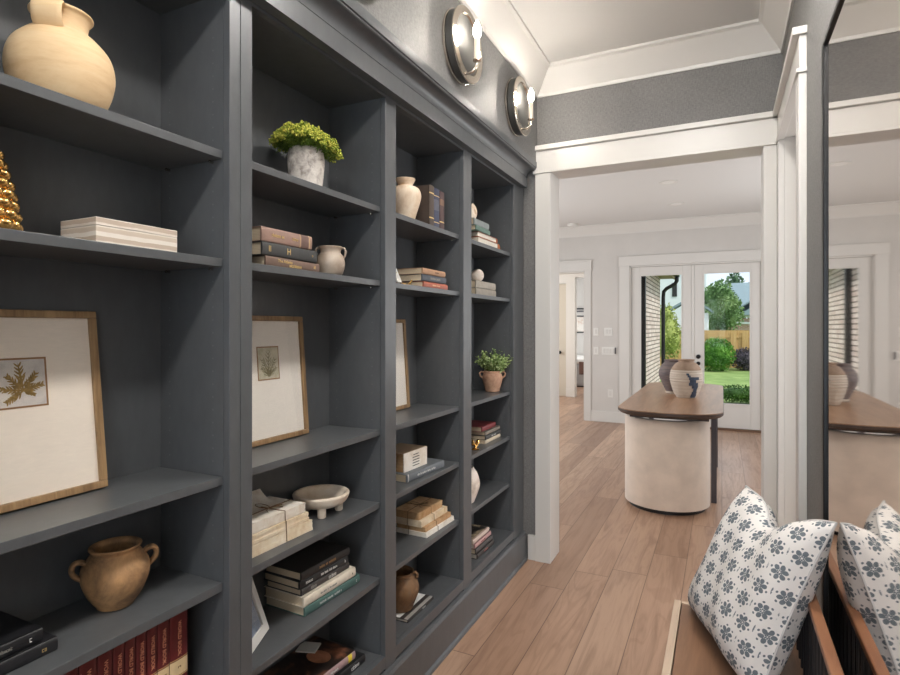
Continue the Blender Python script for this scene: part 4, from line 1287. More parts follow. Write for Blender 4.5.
# bay three, fourth shelf
z = SH[3]
book('grey cloth book lying under the cream slipcase', (-1.222, 2.113, z), 0.17, 0.30, 0.034, paint((106, 110, 114), 0.55), rz=R(-3.5), titles=[('THE COLLECTED WORKS OF ART', 0.012, WI, 0.0, 0, 1.1)], bands=[(-0.47, -0.455, WI)])
t = thing('booklet_slipcase', 'cream slipcase of tan booklets with black arch lines on the front', 'slipcase', (-1.236, 2.072, z + 0.0345), (0, 0, R(-3)))
for k in range(6):
    MB().box(-0.07, 0.066, -0.088, 0.088, 0.0005 + k * 0.0124, 0.0112 + k * 0.0124).build('booklet', P['paper2'], t, bevel=0.001)
MB().box(0.0665, 0.072, -0.09, 0.09, 0.0003, 0.077).build('front_board', P['paperw'], t, bevel=0.0008)
MB().box(-0.07, 0.0664, -0.09, 0.09, 0.0742, 0.077).build('top_board', mat('tan_top_board', (178, 152, 124), 0.8), t)
for k in range(5):
    w = 0.026 if k < 4 else (0.02 if k < 5 else 0.0)
    MB().box(0.0721, 0.0727, -w, w, 0.014 + k * 0.0115, 0.0172 + k * 0.0115).build('arch_line', DI, t)

# old books tied with twine
def twine_loop(mb, hx0, hx1, y, ztop, x_off=0):
    pass
def paper_book(mb_list, x0, x1, y0, y1, z0, z1, rnd):
    """a bare text block with uneven edges"""
    mb = MB()
    n = 14
    def edge(k):
        return rnd.uniform(-0.0012, 0.0012)
    levels = 7
    for i in range(levels):
        a, b = z0 + (z1 - z0) * i / levels, z0 + (z1 - z0) * (i + 1) / levels
        mb.box(x0 + edge(0), x1 + edge(0), y0 + edge(0), y1 + edge(0), a, b)
    return mb
def bundle(label, loc, rz, layers, tie):
    t = thing('book_bundle', label, 'book bundle', loc, (0, 0, rz))
    rnd = random.Random(5)
    z0 = 0.0005
    for (x0, x1, y0, y1, th, m_) in layers:
        paper_book(None, x0, x1, y0, y1, z0, z0 + th, rnd).build('book', P[m_], t)
        z0 += th + 0.0003
    # twine around the bundle, crossing on top, with a bow
    X1 = [l[1] for l in layers]
    tx, ty = tie
    H_ = z0
    front = [(layers[0][1] + 0.002, ty, 0.003)]
    zz = 0.0
    for l in layers:
        front.append((l[1] + 0.0022, ty - 0.001, zz + 0.003))
        zz += l[4]
        front.append((l[1] + 0.0022, ty - 0.002, zz + 0.0015))
    topx = layers[-1]
    front += [(tx, ty - 0.01, H_ + 0.002), (topx[0] - 0.002, ty - 0.015, H_ + 0.001)]
    MB().tube(front, 0.0014, 6).build('twine', P['twine'], t, True)
    zz = 0.0
    left = []
    for l in layers:
        left.append((tx, l[2] - 0.0022, zz + 0.003))
        zz += l[4]
        left.append((tx, l[2] - 0.0022, zz + 0.0015))
    left += [(tx, ty - 0.01, H_ + 0.003), (tx - 0.004, topx[3] + 0.002, H_ + 0.001)]
    MB().tube(left, 0.0014, 6).build('twine', P['twine'], t, True)
    for s in (1, -1):
        lp = []
        for k in range(15):
            a = 2 * PI * k / 14
            lp.append((tx + s * (0.022 - 0.022 * math.cos(a)) * 0.8, ty - 0.01 + 0.013 * math.sin(a) + s * 0.008 * (1 - math.cos(a)), H_ + 0.003 + 0.005 * (1 - math.cos(a))))
        MB().tube(lp, 0.0012, 6).build('bow_loop', P['twine'], t, True)
        MB().tube([(tx, ty - 0.01, H_ + 0.004), (tx + 0.012, ty - 0.01 - s * 0.02, H_ + 0.0035), (tx + 0.03, ty - 0.012 - s * 0.03, H_ + 0.0025)], 0.0011, 6).build('bow_tail', P['twine'], t, True)
    return t, H_
t, hh = bundle('bundle of bare old books tied with twine beside the footed bowl', (-1.225, 1.25, SH[3]), R(-1.5),
       [(-0.075, 0.076, -0.112, 0.132, 0.031, 'paper'), (-0.075, 0.074, -0.112, 0.116, 0.029, 'paper'), (-0.078, 0.070, -0.11, 0.105, 0.030, 'paperw')], (0.015, 0.02))
cur = MB()
N = 10
vs, fs = [], []
for i in range(N + 1):
    s = i / N
    for yv in (-0.10, 0.062):
        vs.append((-0.012 - 0.062 * s, yv, hh + 0.0015 + 0.032 * s * s))
        vs.append((-0.012 - 0.062 * s, yv, hh + 0.0030 + 0.032 * s * s))
for i in range(N):
    a = i * 4
    fs += [(a, a + 4, a + 6, a + 2), (a + 1, a + 3, a + 7, a + 5), (a, a + 1, a + 5, a + 4), (a + 2, a + 6, a + 7, a + 3)]
cur.add(vs, fs)
cur.build('curled_page', P['paperw'], t)
bundle('bundle of tan and cream old books tied with twine in the third bay', (-1.212, 2.232, SH[4]), R(-2),
       [(-0.075, 0.080, -0.120, 0.135, 0.020, 'paperw'), (-0.072, 0.072, -0.115, 0.118, 0.022, 'paper2'), (-0.075, 0.060, -0.128, 0.105, 0.028, 'paper'), (-0.078, 0.045, -0.125, 0.085, 0.032, 'paper2')], (-0.01, -0.02))

# bay three, deck
t = book('flat white and dark book under the brown clay pot', (-1.195, 2.045, DK), 0.14, 0.22, 0.013, paint((60, 54, 52), 0.5), 'pagesw', bulge=0.001, titles=[('SILVER', 0.009, WI, 0.1, 0, 1.1)])
MB().box(-0.069, 0.03, -0.109, 0.109, 0.0128, 0.0134).build('cover_picture', P['whiteink'], t)
MB().box(0.05, 0.066, -0.109, 0.109, 0.0128, 0.0134).build('cover_strip', YI, t)

# bay four, top shelf
z = SH[0]
t = book('thick white-paged book with orange leather spine on the last bay top shelf', (-1.232, 2.862, z), 0.29, 0.16, 0.045, paint((176, 104, 62), 0.45), 'pagesw', rz=R(90), bulge=0.03)
book('red book second from the bottom under the green books of the last bay', (-1.232, 2.85, z + 0.0455), 0.27, 0.158, 0.026, paint((160, 92, 64), 0.5), 'pagesw', rz=R(90), bulge=0.016)
book('sea green book under the grey one on the last bay top shelf', (-1.225, 2.765, z + 0.072), 0.155, 0.21, 0.026, paint((96, 122, 110), 0.55), rz=R(2))
book('pale grey-green book below the round stone ornament', (-1.225, 2.752, z + 0.0985), 0.15, 0.2, 0.034, paint((132, 138, 136), 0.6))
o = MB().lathe([(0.0001, -0.016), (0.03, -0.016), (0.042, -0.008), (0.044, 0.0), (0.042, 0.008), (0.03, 0.016), (0.014, 0.016), (0.01, 0.01), (0.0001, 0.008)], 36, axis='x').build('stone_disc_ornament', P['plaster'], None, True, loc=(-1.19, 2.72, z + 0.133 + 0.0445))
tag(o, 'round tan stone disc standing on the grey-green book', 'ornament')

# bay four, second shelf
z = SH[1]
book('lower of two linen-covered books under the stone ball', (-1.227, 2.822, z), 0.15, 0.285, 0.0395, paint((150, 142, 130), 0.75), group='linen books under the ball')
book('upper of two linen-covered books under the stone ball', (-1.228, 2.82, z + 0.04), 0.15, 0.28, 0.0395, paint((158, 150, 138), 0.75), group='linen books under the ball')
o = MB().ball((0, 0, 0), 0.036, 28, 18).build('stone_ball', P['plaster2'], None, True, loc=(-1.205, 2.825, z + 0.0795 + 0.0365))
tag(o, 'tan stone ball resting on two linen-covered books', 'ball')

# bay four, fourth shelf
z = SH[3]
book('cream book at the bottom of the red-topped stack in the last bay', (-1.225, 2.915, z), 0.15, 0.225, 0.021, paint((206, 190, 166), 0.6))
book('black and white striped-spine book in the red-topped stack', (-1.224, 2.918, z + 0.0215), 0.15, 0.226, 0.022, paint((70, 68, 66), 0.5), titles=[('HOME GROWN', 0.013, WI, 0.0, 0, 1.2)])
book('grey book just below the red one in the last bay', (-1.228, 2.92, z + 0.044), 0.15, 0.22, 0.021, paint((120, 112, 102), 0.6))
book('deep red book on top of the stack below the terracotta pot', (-1.24, 2.892, z + 0.0655), 0.15, 0.2, 0.027, paint((118, 48, 50), 0.5))
t = thing('brass_knot_ornament', 'small shiny brass ornament in front of the red-topped book stack', 'ornament', (-1.145, 2.655, z))
MB().lathe([(0.0001, 0.0005), (0.02, 0.0005), (0.022, 0.004), (0.008, 0.01), (0.006, 0.018)], 24).build('base', P['gold'], t, True)
lp = [(0.016 * math.cos(a) * (1 + 0.2 * math.sin(3 * a)), 0.016 * math.sin(a), 0.034 + 0.014 * math.sin(2 * a)) for a in [2 * PI * k / 30 for k in range(31)]]
MB().tube(lp, 0.0055, 10).build('knot', P['gold'], t, True)

# bay four, deck
z = DK
book('bottom book of the last stack on the deck, dark with a red title', (-1.195, 2.735, z), 0.15, 0.225, 0.026, paint((66, 58, 54), 0.5), 'pagesw', titles=[('PROVINCE', 0.013, paint((170, 110, 104), 0.5), 0.0, 0, 1.2)])
book('charcoal book second from the bottom of the last stack on the deck', (-1.2, 2.727, z + 0.0265), 0.15, 0.225, 0.027, paint((74, 70, 68), 0.5))
book('book with a rose pink spine in the last stack on the deck', (-1.205, 2.722, z + 0.054), 0.15, 0.22, 0.024, paint((186, 146, 142), 0.55), 'pagesw', titles=[('GARDEN NOTES', 0.010, paint((110, 50, 56), 0.5), 0, 0, 1.1)])
t = book('top book of the last stack on the deck with a black and cream scribbled cover', (-1.21, 2.708, z + 0.0785), 0.15, 0.215, 0.024, paint((196, 176, 164), 0.55), 'pagesw')
MB().box(-0.073, 0.066, -0.105, 0.105, 0.0238, 0.0243).build('cover_picture', mottled('scribble_print', (30, 28, 28), (44, 42, 40), (206, 184, 150), 0.5, 22, 0.0, (1, 0.35, 1)), t)

# ------------------------------------------------------------------ framed botanical prints
def picture(label, yc, z0, xb, xt, wd, ht, pw, ph, landscape, mount, printm, inkm, seed):
    """leans against the back panel: bottom edge at x=xb, top at x=xt"""
    lean = math.asin((xb - xt) / ht)
    t = thing('picture_frame', label, 'picture frame', (xb, yc, z0 + 0.002 + 0.018 * math.sin(lean)), (0, -lean, 0))
    # local: face towards +x, width along y, height z
    b = 0.016
    for (ya, yb, za, zb) in ((-wd / 2, wd / 2, 0, b), (-wd / 2, wd / 2, ht - b, ht), (-wd / 2, -wd / 2 + b, b, ht - b), (wd / 2 - b, wd / 2, b, ht - b)):
        MB().box(-0.018, 0, ya, yb, za, zb).build('frame_bar', P['oakframe'], t, bevel=0.002)
    MB().box(-0.014, -0.009, -wd / 2 + b, wd / 2 - b, b, ht - b).build('mount', P[mount], t)
    cz = ht / 2 + 0.05
    pe = MB().box(-0.009, -0.0084, -pw / 2, pw / 2, cz - ph / 2, cz + ph / 2).build('print_border', P['printedge'], t)
    MB().box(-0.0084, -0.0080, -pw / 2 + 0.004, pw / 2 - 0.004, cz - ph / 2 + 0.004, cz + ph / 2 - 0.004).build('print', P[printm], t)
    lf = MB()
    rr = random.Random(seed)
    def frond(o, ang, L_, w_, depth):
        d = Vector((0, math.cos(ang), math.sin(ang)))
        s = Vector((0, -math.sin(ang), math.cos(ang)))
        n = 7
        pts = []
        for i in range(n + 1):
            q = i / n
            pts.append((o + d * (L_ * q), w_ * (0.35 + 0.65 * math.sin(PI * min(1, q * 0.9 + 0.1)))))
        for i in range(n):
            (p, a), (q_, b_) = pts[i], pts[i + 1]
            if i == n - 1:
                b_ = 0.0002
            lf.add([p - s * a, p + s * a, q_ + s * b_, q_ - s * b_], [(0, 1, 2, 3)])
        if depth:
            for i in range(1, n):
                for sg in (1, -1):
                    frond(pts[i][0], ang + sg * rr.uniform(0.5, 0.8), L_ * 0.36 * (1 - 0.5 * i / n), w_ * 0.75, depth - 1)
    x = -0.0076
    if landscape:
        o = Vector((x, 0.012, cz - ph * 0.16))
        for a, k in ((1.7, 0.56), (2.3, 0.44), (0.95, 0.44), (3.0, 0.42), (0.3, 0.40), (3.75, 0.40), (-0.45, 0.24)):
            frond(o, a, ph * k, 0.0024, 1)
    else:
        o = Vector((x, 0, cz - ph * 0.40))
        for a, k in ((1.57, 0.75), (2.0, 0.6), (1.1, 0.6), (2.4, 0.42), (0.7, 0.42)):
            frond(o, a, ph * k, 0.0014, 1)
        frond(o, 1.9, ph * 0.24, 0.006, 0)
        frond(o, 1.2, ph * 0.24, 0.006, 0)
    lf.build('botanical_drawing', P[inkm], t)
    MB().box(-0.0045, -0.003, -wd / 2 + b, wd / 2 - b, b, ht - b).build('glass_pane', P['picglass'], t)
    return t
picture('gold-oak framed print of an ochre leaf, leaning in the nearest bay', 0.645, SH[2], -1.266, -1.312, 0.338, 0.404, 0.118, 0.104, True, 'mount', 'print', 'leafink', 2)
picture('gold-oak framed print of an olive plant drawing, leaning in the second bay', 1.364, SH[2], -1.284, -1.314, 0.334, 0.404, 0.096, 0.108, False, 'mount2', 'print2', 'leafink2', 4)
picture('gold-oak framed print mostly hidden behind the stile of the third bay', 2.068, SH[2], -1.288, -1.314, 0.338, 0.404, 0.096, 0.108, False, 'mount2', 'print2', 'leafink2', 9)

def small_frame(label, loc, rz, lean, w, h, b):
    t = thing('photo_frame', label, 'photo frame', loc, (0, 0, rz))
    h2 = thing_child = MB()
    for (ya, yb, za, zb) in ((-w / 2, w / 2, 0, b), (-w / 2, w / 2, h - b, h), (-w / 2, -w / 2 + b, b, h - b), (w / 2 - b, w / 2, b, h - b)):
        MB().box(-0.014, 0, ya, yb, za, zb).build('frame_bar', P['plaster2'] if False else P['plate'], t, rot=(0, -lean, 0), bevel=0.0015)
    MB().box(-0.012, -0.007, -w / 2 + b, w / 2 - b, b, h - b).build('photograph', mottled('blue_grey_photo', (96, 112, 140), (140, 152, 172), (196, 200, 206), 0.4, 14, 0.0), t, rot=(0, -lean, 0))
    MB().box(-0.0045, -0.003, -w / 2 + b, w / 2 - b, b, h - b).build('glass_pane', P['picglass'], t, rot=(0, -lean, 0))
    MB().box(-0.02, -0.016, -0.02, 0.02, 0.004, h * 0.7).build('easel_back', P['blackp'], t, loc=(-0.0, 0, 0.0), rot=(0, -lean * 1.15, 0))
    return t
small_frame('white photo frame with a bluish picture leaning beside the five-book stack', (-1.180, 1.195, SH[4] + 0.006), R(23.5), R(19), 0.15, 0.19, 0.026)
small_frame('small white photo frame half hidden left of the terracotta pot', (-1.285, 2.708, SH[2] + 0.006), R(8), R(10), 0.14, 0.18, 0.02)

# ------------------------------------------------------------------ dining table, tub chair, vases
TZ = 0.782
t = thing('dining_table', 'long walnut table with rounded ends in the room beyond', 'table', (-0.365, 5.60, 0))
def racetrack(wd, ln, r, n=10, bow=0.10):
    pts = []
    for cx, cy, a0 in ((wd / 2 - r, ln / 2 - r, 0), (-wd / 2 + r, ln / 2 - r, 90), (-wd / 2 + r, -ln / 2 + r, 180), (wd / 2 - r, -ln / 2 + r, 270)):
        for k in range(n + 1):
            a = R(a0 + 90 * k / n)
            pts.append((cx + r * math.cos(a), cy + r * math.sin(a)))
    # bow the short ends outwards
    out = []
    for x, y in pts:
        e = max(0, abs(y) - (ln / 2 - r)) / r
        out.append((x, y + math.copysign(bow * (1 - (2 * x / wd) ** 2) * e, y)))
    return out
def subdiv_ends(pts):
    out = []
    for i, p in enumerate(pts):
        q = pts[(i + 1) % len(pts)]
        out.append(p)
        if abs(p[1] - q[1]) < 1e-6 and abs(p[0] - q[0]) > 0.1:
            pass
    return out
def table_outline(wd, ln, r, bow):
    n = 10
    pts = []
    for sy in (1, -1):
        row = []
        for cx, a0 in ((wd / 2 - r, 0), (-wd / 2 + r, 90)):
            if cx < 0:
                for k in range(1, 12):
                    row.append((wd / 2 - r - (wd - 2 * r) * k / 12, ln / 2))
            for k in range(n + 1):
                a = R(a0 + 90 * k / n)
                row.append((cx + r * math.cos(a), ln / 2 - r + r * math.sin(a)))
        row = [(x, y + bow * max(0, 1 - (2 * x / wd) ** 2) * max(0, (y - (ln / 2 - r)) / r)) for x, y in row]
        pts += row if sy == 1 else [(-x, -y) for x, y in row]
    return pts
o1 = table_outline(0.755, 2.36, 0.17, 0.075)
o2 = [(x * 0.955, y * 0.985) for x, y in o1]
n = len(o1)
tb = MB()
zs = [(o2, TZ - 0.040), (o1, TZ - 0.022), (o1, TZ - 0.006)]
vs = []
for o_, zz in zs:
    vs += [(x, y, zz) for x, y in o_]
fs = [(l * n + i, l * n + (i + 1) % n, (l + 1) * n + (i + 1) % n, (l + 1) * n + i) for l in range(2) for i in range(n)]
fs += [tuple(range(n))[::-1], tuple(range(2 * n, 3 * n))]
tb.add(vs, fs)
tb.build('edge', P['tabledark'], t)
o3 = [(x * 0.992, y * 0.997) for x, y in o1]
MB().prism(o3, TZ - 0.0058, TZ, 'xy').build('table_top', P['tablewood'], t)
MB().box(-0.28, 0.28, -1.08, 1.08, TZ - 0.070, TZ - 0.0405).build('apron', P['tabledark'], t, bevel=0.003)
for lx in (-0.327, 0.287):
    for ly in (-0.66, 0.62):
        MB().box(lx, lx + 0.04, ly, ly + 0.13, 0, TZ - 0.0405).build('leg', P['legmetal'], t, bevel=0.004)

t = thing('tub_chair', 'rounded taupe velvet tub chair tucked under the near end of the table', 'chair', (-0.398, 4.765, 0))
def tub(r0, r1, a0, a1, z0, z1, n=36, tilt=0.0):
    mb = MB()
    vs = []
    for k in range(n + 1):
        a = R(a0 + (a1 - a0) * k / n)
        for r, z in ((r0, z0), (r1, z0), (r1 + tilt, z1 - 0.018), (r1 - 0.012 + tilt, z1), (r0 + 0.012, z1), (r0, z1 - 0.018)):
            vs.append((r * math.cos(a), r * math.sin(a), z))
    fs = []
    for k in range(n):
        for q in range(6):
            fs.append((k * 6 + q, k * 6 + (q + 1) % 6, (k + 1) * 6 + (q + 1) % 6, (k + 1) * 6 + q))
    fs += [tuple(range(6)), tuple(n * 6 + q for q in range(6))[::-1]]
    return mb.add(vs, fs)
tub(0.235, 0.315, 150, 390, 0.035, 0.703, 48).build('backrest', P['velvet'], t, True, sharp=50)
MB().lathe([(0.0001, 0.036), (0.232, 0.036), (0.232, 0.40), (0.215, 0.43), (0.0001, 0.44)], 48).build('seat', P['velvet'], t, True)
MB().lathe([(0.0001, 0.0005), (0.285, 0.0005), (0.285, 0.034), (0.0001, 0.034)], 48).build('base', P['blackp'], t, True)

t = thing('ribbed_vase', 'pale ribbed stoneware vase with a dark blue brush mark, front of two on the table', 'vase', (-0.287, 5.42, TZ))
pr = []
base = smooth_prof([(0.082, 0.001), (0.108, 0.05), (0.134, 0.14), (0.137, 0.19), (0.126, 0.245), (0.094, 0.295), (0.066, 0.315), (0.064, 0.325), (0.072, 0.336), (0.066, 0.338)], 10)
pr = [(r + 0.0022 * math.sin(h * 2 * PI / 0.021) * (1 if 0.02 < h < 0.26 else 0), h) for r, h in base]
MB().lathe([(0.0001, 0.001)] + [q for q in pr if q[1] < 0.247], 56).build('body', P['vasew'], t, True)
MB().lathe([q for q in pr if q[1] >= 0.245] + [(0.05, 0.325), (0.0001, 0.30)], 56).build('neck', P['vasetop'], t, True)
ink = MB()
def rad_at(h):
    for (r0, h0), (r1, h1) in zip(pr, pr[1:]):
        if h0 <= h <= h1 and h1 > h0:
            return r0 + (r1 - r0) * (h - h0) / (h1 - h0)
    return 0.1
ca = math.atan2(-5.62, 0.30)
for (z0, z1, a0, a1) in ((0.205, 0.222, -0.05, 0.12), (0.188, 0.205, 0.02, 0.2), (0.165, 0.19, 0.1, 0.75), (0.14, 0.166, 0.15, 0.55), (0.115, 0.14, 0.1, 0.72), (0.09, 0.115, 0.3, 0.75), (0.06, 0.09, 0.42, 0.72), (0.035, 0.06, 0.35, 0.78), (0.006, 0.035, 0.3, 0.85)):
    nn = 8
    vs = []
    for k in range(nn + 1):
        a = ca + 0.06 + a0 + (a1 - a0) * k / nn
        for z in (z0, z1):
            r = rad_at(z) + 0.0045
            vs.append((r * math.cos(a), r * math.sin(a), z))
    ink.add(vs, [(2 * k, 2 * k + 2, 2 * k + 3, 2 * k + 1) for k in range(nn)])
ink.build('brush_mark', P['vaseink'], t, True)
t = thing('dark_vase', 'dark grey-brown ribbed vase half hidden behind the pale one on the table', 'vase', (-0.408, 5.71, TZ))
base = smooth_prof([(0.0001, 0.001), (0.07, 0.001), (0.074, 0.02), (0.11, 0.1), (0.138, 0.18), (0.122, 0.25), (0.09, 0.29), (0.084, 0.30), (0.09, 0.314), (0.08, 0.314), (0.0001, 0.28)], 8)
MB().lathe([(r + 0.002 * math.sin(h * 2 * PI / 0.018) if 0.02 < h < 0.28 else r, h) for r, h in base], 56).build('body', P['vased'], t, True)
MB().lathe([(0.0762, 0.003), (0.079, 0.012), (0.0785, 0.022)], 56).build('foot_band', P['vasew'], t, True)

# ------------------------------------------------------------------ things in the bedroom at the end of the passage
t = thing('bed', 'white-covered bed with grey skirt seen through the passage', 'bed', (-2.9, 14.0, 0))
MB().box(-0.9, 0.28, -0.7, 1.1, 0.021, 0.55).build('mattress', P['bedg'], t, bevel=0.03)
MB().box(-0.92, 0.3, -0.72, 1.1, 0.551, 0.68).build('duvet', P['bedw'], t, bevel=0.04)
o = MB().box(-0.12, 0.05, 0, 0.025, -0.30, 0.0).build('folded_blanket', P['throw'], t, loc=(-0.02, -0.748, 0.60), bevel=0.006)
MB().box(-0.9, 0.26, -0.68, 1.0, 0.0, 0.0195).build('base', P['blackp'], t)
t = thing('framed_picture', 'small black-framed flower picture on the bedroom wall seen through the passage', 'picture', (-3.37, 15.2, 1.5))
for (xa, xb, za, zb) in ((-0.25, 0.35, 0.2, 0.235), (-0.25, 0.35, -0.235, -0.2), (-0.25, -0.215, -0.2, 0.2), (0.315, 0.35, -0.2, 0.2)):
    MB().box(xa, xb, -0.03, -0.0005, za, zb).build('frame_bar', P['blackp'], t)
MB().box(-0.215, 0.315, -0.012, -0.001, -0.2, 0.2).build('print', mottled('flower_print', (196, 150, 120), (228, 222, 214), (236, 232, 226), 0.8, 6, 0.0), t)
t = thing('wall_ledge', 'narrow dark ledge on the bedroom wall above the flower picture', 'shelf', (-3.37, 15.2, 1.87))
MB().box(-0.3, 0.4, -0.09, -0.0005, 0.03, 0.065).build('top_strip', P['blackp'], t)
MB().box(-0.3, 0.4, -0.05, -0.0005, -0.04, -0.01).build('lower_strip', P['legmetal'], t)

# ------------------------------------------------------------------ outdoors
GZ0 = -0.30
g_ = MB().box(-40, 40, 10.9, 90, GZ0 - 0.2, GZ0)
o = g_.build('lawn', P['grass'])
o['kind'] = 'structure'
o = MB().box(0.2, 6, 8.72, 10.9, GZ0 - 0.2, -0.06).box(-1.2, 0.2, 8.72, 10.9, GZ0 - 0.2, -0.06).build('patio', P['cement'])
o['kind'] = 'structure'

t = thing('brick_wing', 'whitewashed brick house wall seen through the left glass door', 'house wall', (-1.27, 11.2, GZ0))
MB().box(-0.25, 0, -2.45, 2.4, 0, 2.83).build('brickwork', P['brick'], t)
MB().box(-0.25, 0.28, -2.45, 2.62, 2.83, 2.87).build('eave', P['soffit'], t)
MB().box(0.2805, 0.31, -2.45, 2.62, 2.81, 2.99).build('fascia', P['soffit'], t)
MB().box(0.311, 0.40, -2.45, 2.66, 2.86, 2.98).build('gutter', P['black'], t, bevel=0.01)
t = thing('downspout', 'black downspout with an elbow at the far end of the brick wall', 'downspout', (-1.27, 13.68, GZ0))
MB().tube([(0.35, 0.0, 2.855), (0.35, 0.0, 2.77), (0.31, 0.0, 2.70), (0.13, 0.0, 2.60), (0.07, 0.0, 2.53), (0.06, 0.0, 2.4), (0.06, 0.0, 0.02)], 0.042, 10).build('pipe', P['black'], t, True)
t = thing('downspout', 'straight black downspout on the near part of the brick wall', 'downspout', (-1.27, 10.2, GZ0))
MB().box(0.005, 0.085, -0.05, 0.05, 0.02, 2.83).build('pipe', P['black'], t, bevel=0.01)

t = thing('fence', 'yellow cedar board fence across the back of the lawn', 'fence', (0, 26.2, GZ0))
pk = MB()
for k in range(120):
    x = -13 + k * 0.215
    off = 0.03 if k % 2 else -0.03
    pk.box(x, x + 0.225, off - 0.012, off + 0.012, 0.03, 1.60)
pk.build('boards', P['cedar'], t)['kind'] = 'stuff'
MB().box(-13, 13, -0.015, 0.015, 0.25, 0.34).build('rail', P['cedar'], t)
MB().box(-13, 13, -0.015, 0.015, 1.30, 1.39).build('rail', P['cedar'], t)

rg = random.Random(3)
def foliage(name, label, cat, loc, rad, m, count, leafsz, trunk=None, blobs=None, group=None):
    """leafy mass: blobs = list of (offset, radius) in units of rad"""
    t = thing(name, label, cat, loc, group=group)
    mb = MB()
    core = MB()
    blobs = blobs or [((0, 0, 0), 1.0)]
    tot = sum(b[1] ** 2 for b in blobs)
    for off, br in blobs:
        c = Vector((off[0] * rad[0], off[1] * rad[1], off[2] * rad[2]))
        core.ball(tuple(c), 1.0, 14, 9, (rad[0] * br * 0.8, rad[1] * br * 0.8, rad[2] * br * 0.8))
        for k in range(int(count * br * br / tot)):
            while True:
                d = Vector((rg.uniform(-1, 1), rg.uniform(-1, 1), rg.uniform(-1, 1)))
                if 0.1 < d.length < 1:
                    break
            d.normalize()
            q = rg.uniform(0.78, 1.06)
            p = c + Vector((d.x * rad[0], d.y * rad[1], d.z * rad[2])) * br * q
            s = leafsz * rg.uniform(0.6, 1.3)
            dd = (d + Vector((rg.uniform(-1, 1), rg.uniform(-1, 1), rg.uniform(-1, 1))) * 0.9).normalized()
            leaf_quad(mb, p, dd, Vector((rg.uniform(-1, 1), rg.uniform(-1, 1), rg.uniform(-1, 1))), s * 1.5, s)
    fo = mb.build('leaves', P[m], t)
    fo['kind'] = 'stuff'
    core.build('inner_mass', P[m], t, True)
    if trunk:
        MB().tube([(0, 0, -loc[2] + GZ0 + 0.01), (0.02 * trunk, 0, -rad[2] * 0.5), (0, 0.01, -rad[2] * 0.1)], [trunk, trunk * 0.8, trunk * 0.5], 10).build('trunk', P['bark'], t, True)
    return t
cl = [((0, 0, 0), 0.8), ((-0.4, 0.1, -0.25), 0.6), ((0.45, 0, -0.2), 0.6), ((0.1, 0, 0.4), 0.55), ((-0.35, -0.1, 0.3), 0.45), ((0.3, -0.3, 0.1), 0.5)]
foliage('round_bush', 'bright green rounded bush against the cedar fence', 'bush', (-0.20, 24.4, GZ0 + 0.64), (0.62, 0.6, 0.63), 'bush_g', 2600, 0.055)
foliage('purple_bush', 'dusky purple bush beside the green one by the fence', 'bush', (0.88, 25.3, GZ0 + 0.44), (0.52, 0.48, 0.43), 'bush_p', 1500, 0.05)
foliage('low_hedge', 'low dark green hedge plant at the near edge of the lawn', 'hedge', (0.60, 14.2, GZ0 + 0.22), (0.62, 0.4, 0.23), 'bush_d', 2600, 0.03, blobs=[((-0.45, 0, 0), 0.75), ((0.35, 0, 0), 0.8), ((0.9, 0, 0), 0.6)])
foliage('leafy_tree', 'soft green spreading tree behind the fence in the right glass door', 'tree', (-0.17, 29.6, 2.35), (1.0, 0.9, 1.3), 'tree_g', 3600, 0.10, 0.12, cl)
foliage('lime_tree', 'lime green young tree in front of the fence in the left glass door', 'tree', (-2.05, 23.6, 1.2), (0.62, 0.6, 1.2), 'tree_y', 1900, 0.07, 0.05, cl)
foliage('shrub', 'small green shrub at the right end of the fence', 'bush', (1.75, 25.3, 0.9), (0.28, 0.28, 0.85), 'tree_g', 500, 0.06, 0.03)
k = 0
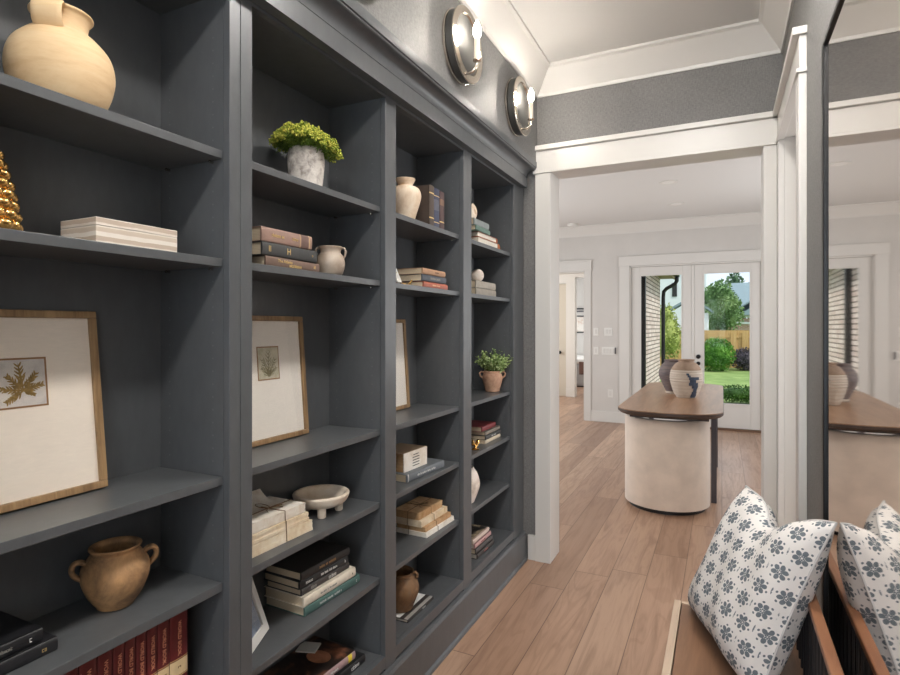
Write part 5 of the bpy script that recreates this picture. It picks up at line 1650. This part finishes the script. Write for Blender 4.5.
for (x, y, z, rx, rz, lab) in ((-5.2, 62, 3.6, 2.2, 2.6, 'hazy pine in the far tree line, left of the others'), (-1.9, 66, 3.2, 1.6, 2.5, 'hazy low pine in the far tree line, behind the leafy tree'),
                               (1.3, 70, 4.4, 1.4, 3.0, 'tall hazy pine in the far tree line above the blue roof'), (3.4, 74, 4.2, 1.3, 2.6, 'hazy pine in the far tree line beside the tall one'),
                               (5.6, 70, 4.6, 1.5, 2.8, 'hazy pine in the far tree line at the right edge of the glass')):
    foliage('pine_tree', lab, 'tree', (x, y, z), (rx, 1.4, rz), 'pine', 900, 0.28, 0.2, [((0, 0, -0.3), 0.8), ((0.2, 0, 0.2), 0.6), ((-0.2, 0, 0.45), 0.45), ((0.05, 0, 0.75), 0.3)], 'pines of the far tree line')

# neighbour's blue-roofed house
t = thing('neighbour_house', 'house with a blue-grey shingle roof behind the fence at right', 'house', (0, 40, GZ0))
MB().box(0.35, 9, 0, 6, 0, 2.3).build('brick_wall', P['brick2'], t)
MB().box(0.25, 9.1, -0.12, 0, 2.36, 2.5).build('trim_board', P['siding'], t)
MB().box(0.25, 9.1, -0.12, 0, 1.95, 2.08).build('trim_board', P['siding'], t)
MB().prism([(-0.25, 2.62), (-0.25, 2.74), (4.0, 4.85), (8.2, 2.74), (8.2, 2.62)], -0.15, 9.3, 'yz').build('roof', P['shingle'], t)
MB().prism([(0.95, 2.51), (5.2, 2.51), (3.1, 4.0)], -0.55, -0.26, 'xz').build('gable', P['sidingb'], t)
MB().prism([(0.6, 2.66), (0.6, 2.76), (3.1, 4.38), (5.6, 2.76), (5.6, 2.66), (3.1, 4.28)], -0.75, 1.2, 'xz').build('gable_roof', P['shingle'], t)
t = thing('garden_shed', 'small white outbuilding with a grey roof just beyond the fence', 'shed', (-1.2, 27.2, GZ0))
MB().box(-0.95, 0.66, 0, 0.9, 0, 2.36).build('wall', P['siding'], t)
MB().prism([(-1.15, 2.36), (-1.15, 2.46), (0.0, 3.12), (0.86, 2.44), (0.86, 2.34), (0.0, 3.0)], -0.12, 1.0, 'xz').build('roof', P['shingle'], t)
t = thing('white_house', 'tall white house wall with a narrow dark window beyond the trees at left', 'house', (-4.2, 48, GZ0))
MB().box(-4, 3.1, 0, 6, 0, 7.0).build('wall', P['siding'], t)
MB().box(0.62, 0.98, -0.05, -0.001, 4.2, 5.3).build('window', P['blackp'], t)
MB().prism([(-4.3, 6.9), (3.4, 6.9), (3.4, 7.05), (-0.4, 9.2), (-4.3, 7.05)], -0.4, 6.4, 'xz').build('roof', P['shingle'], t)
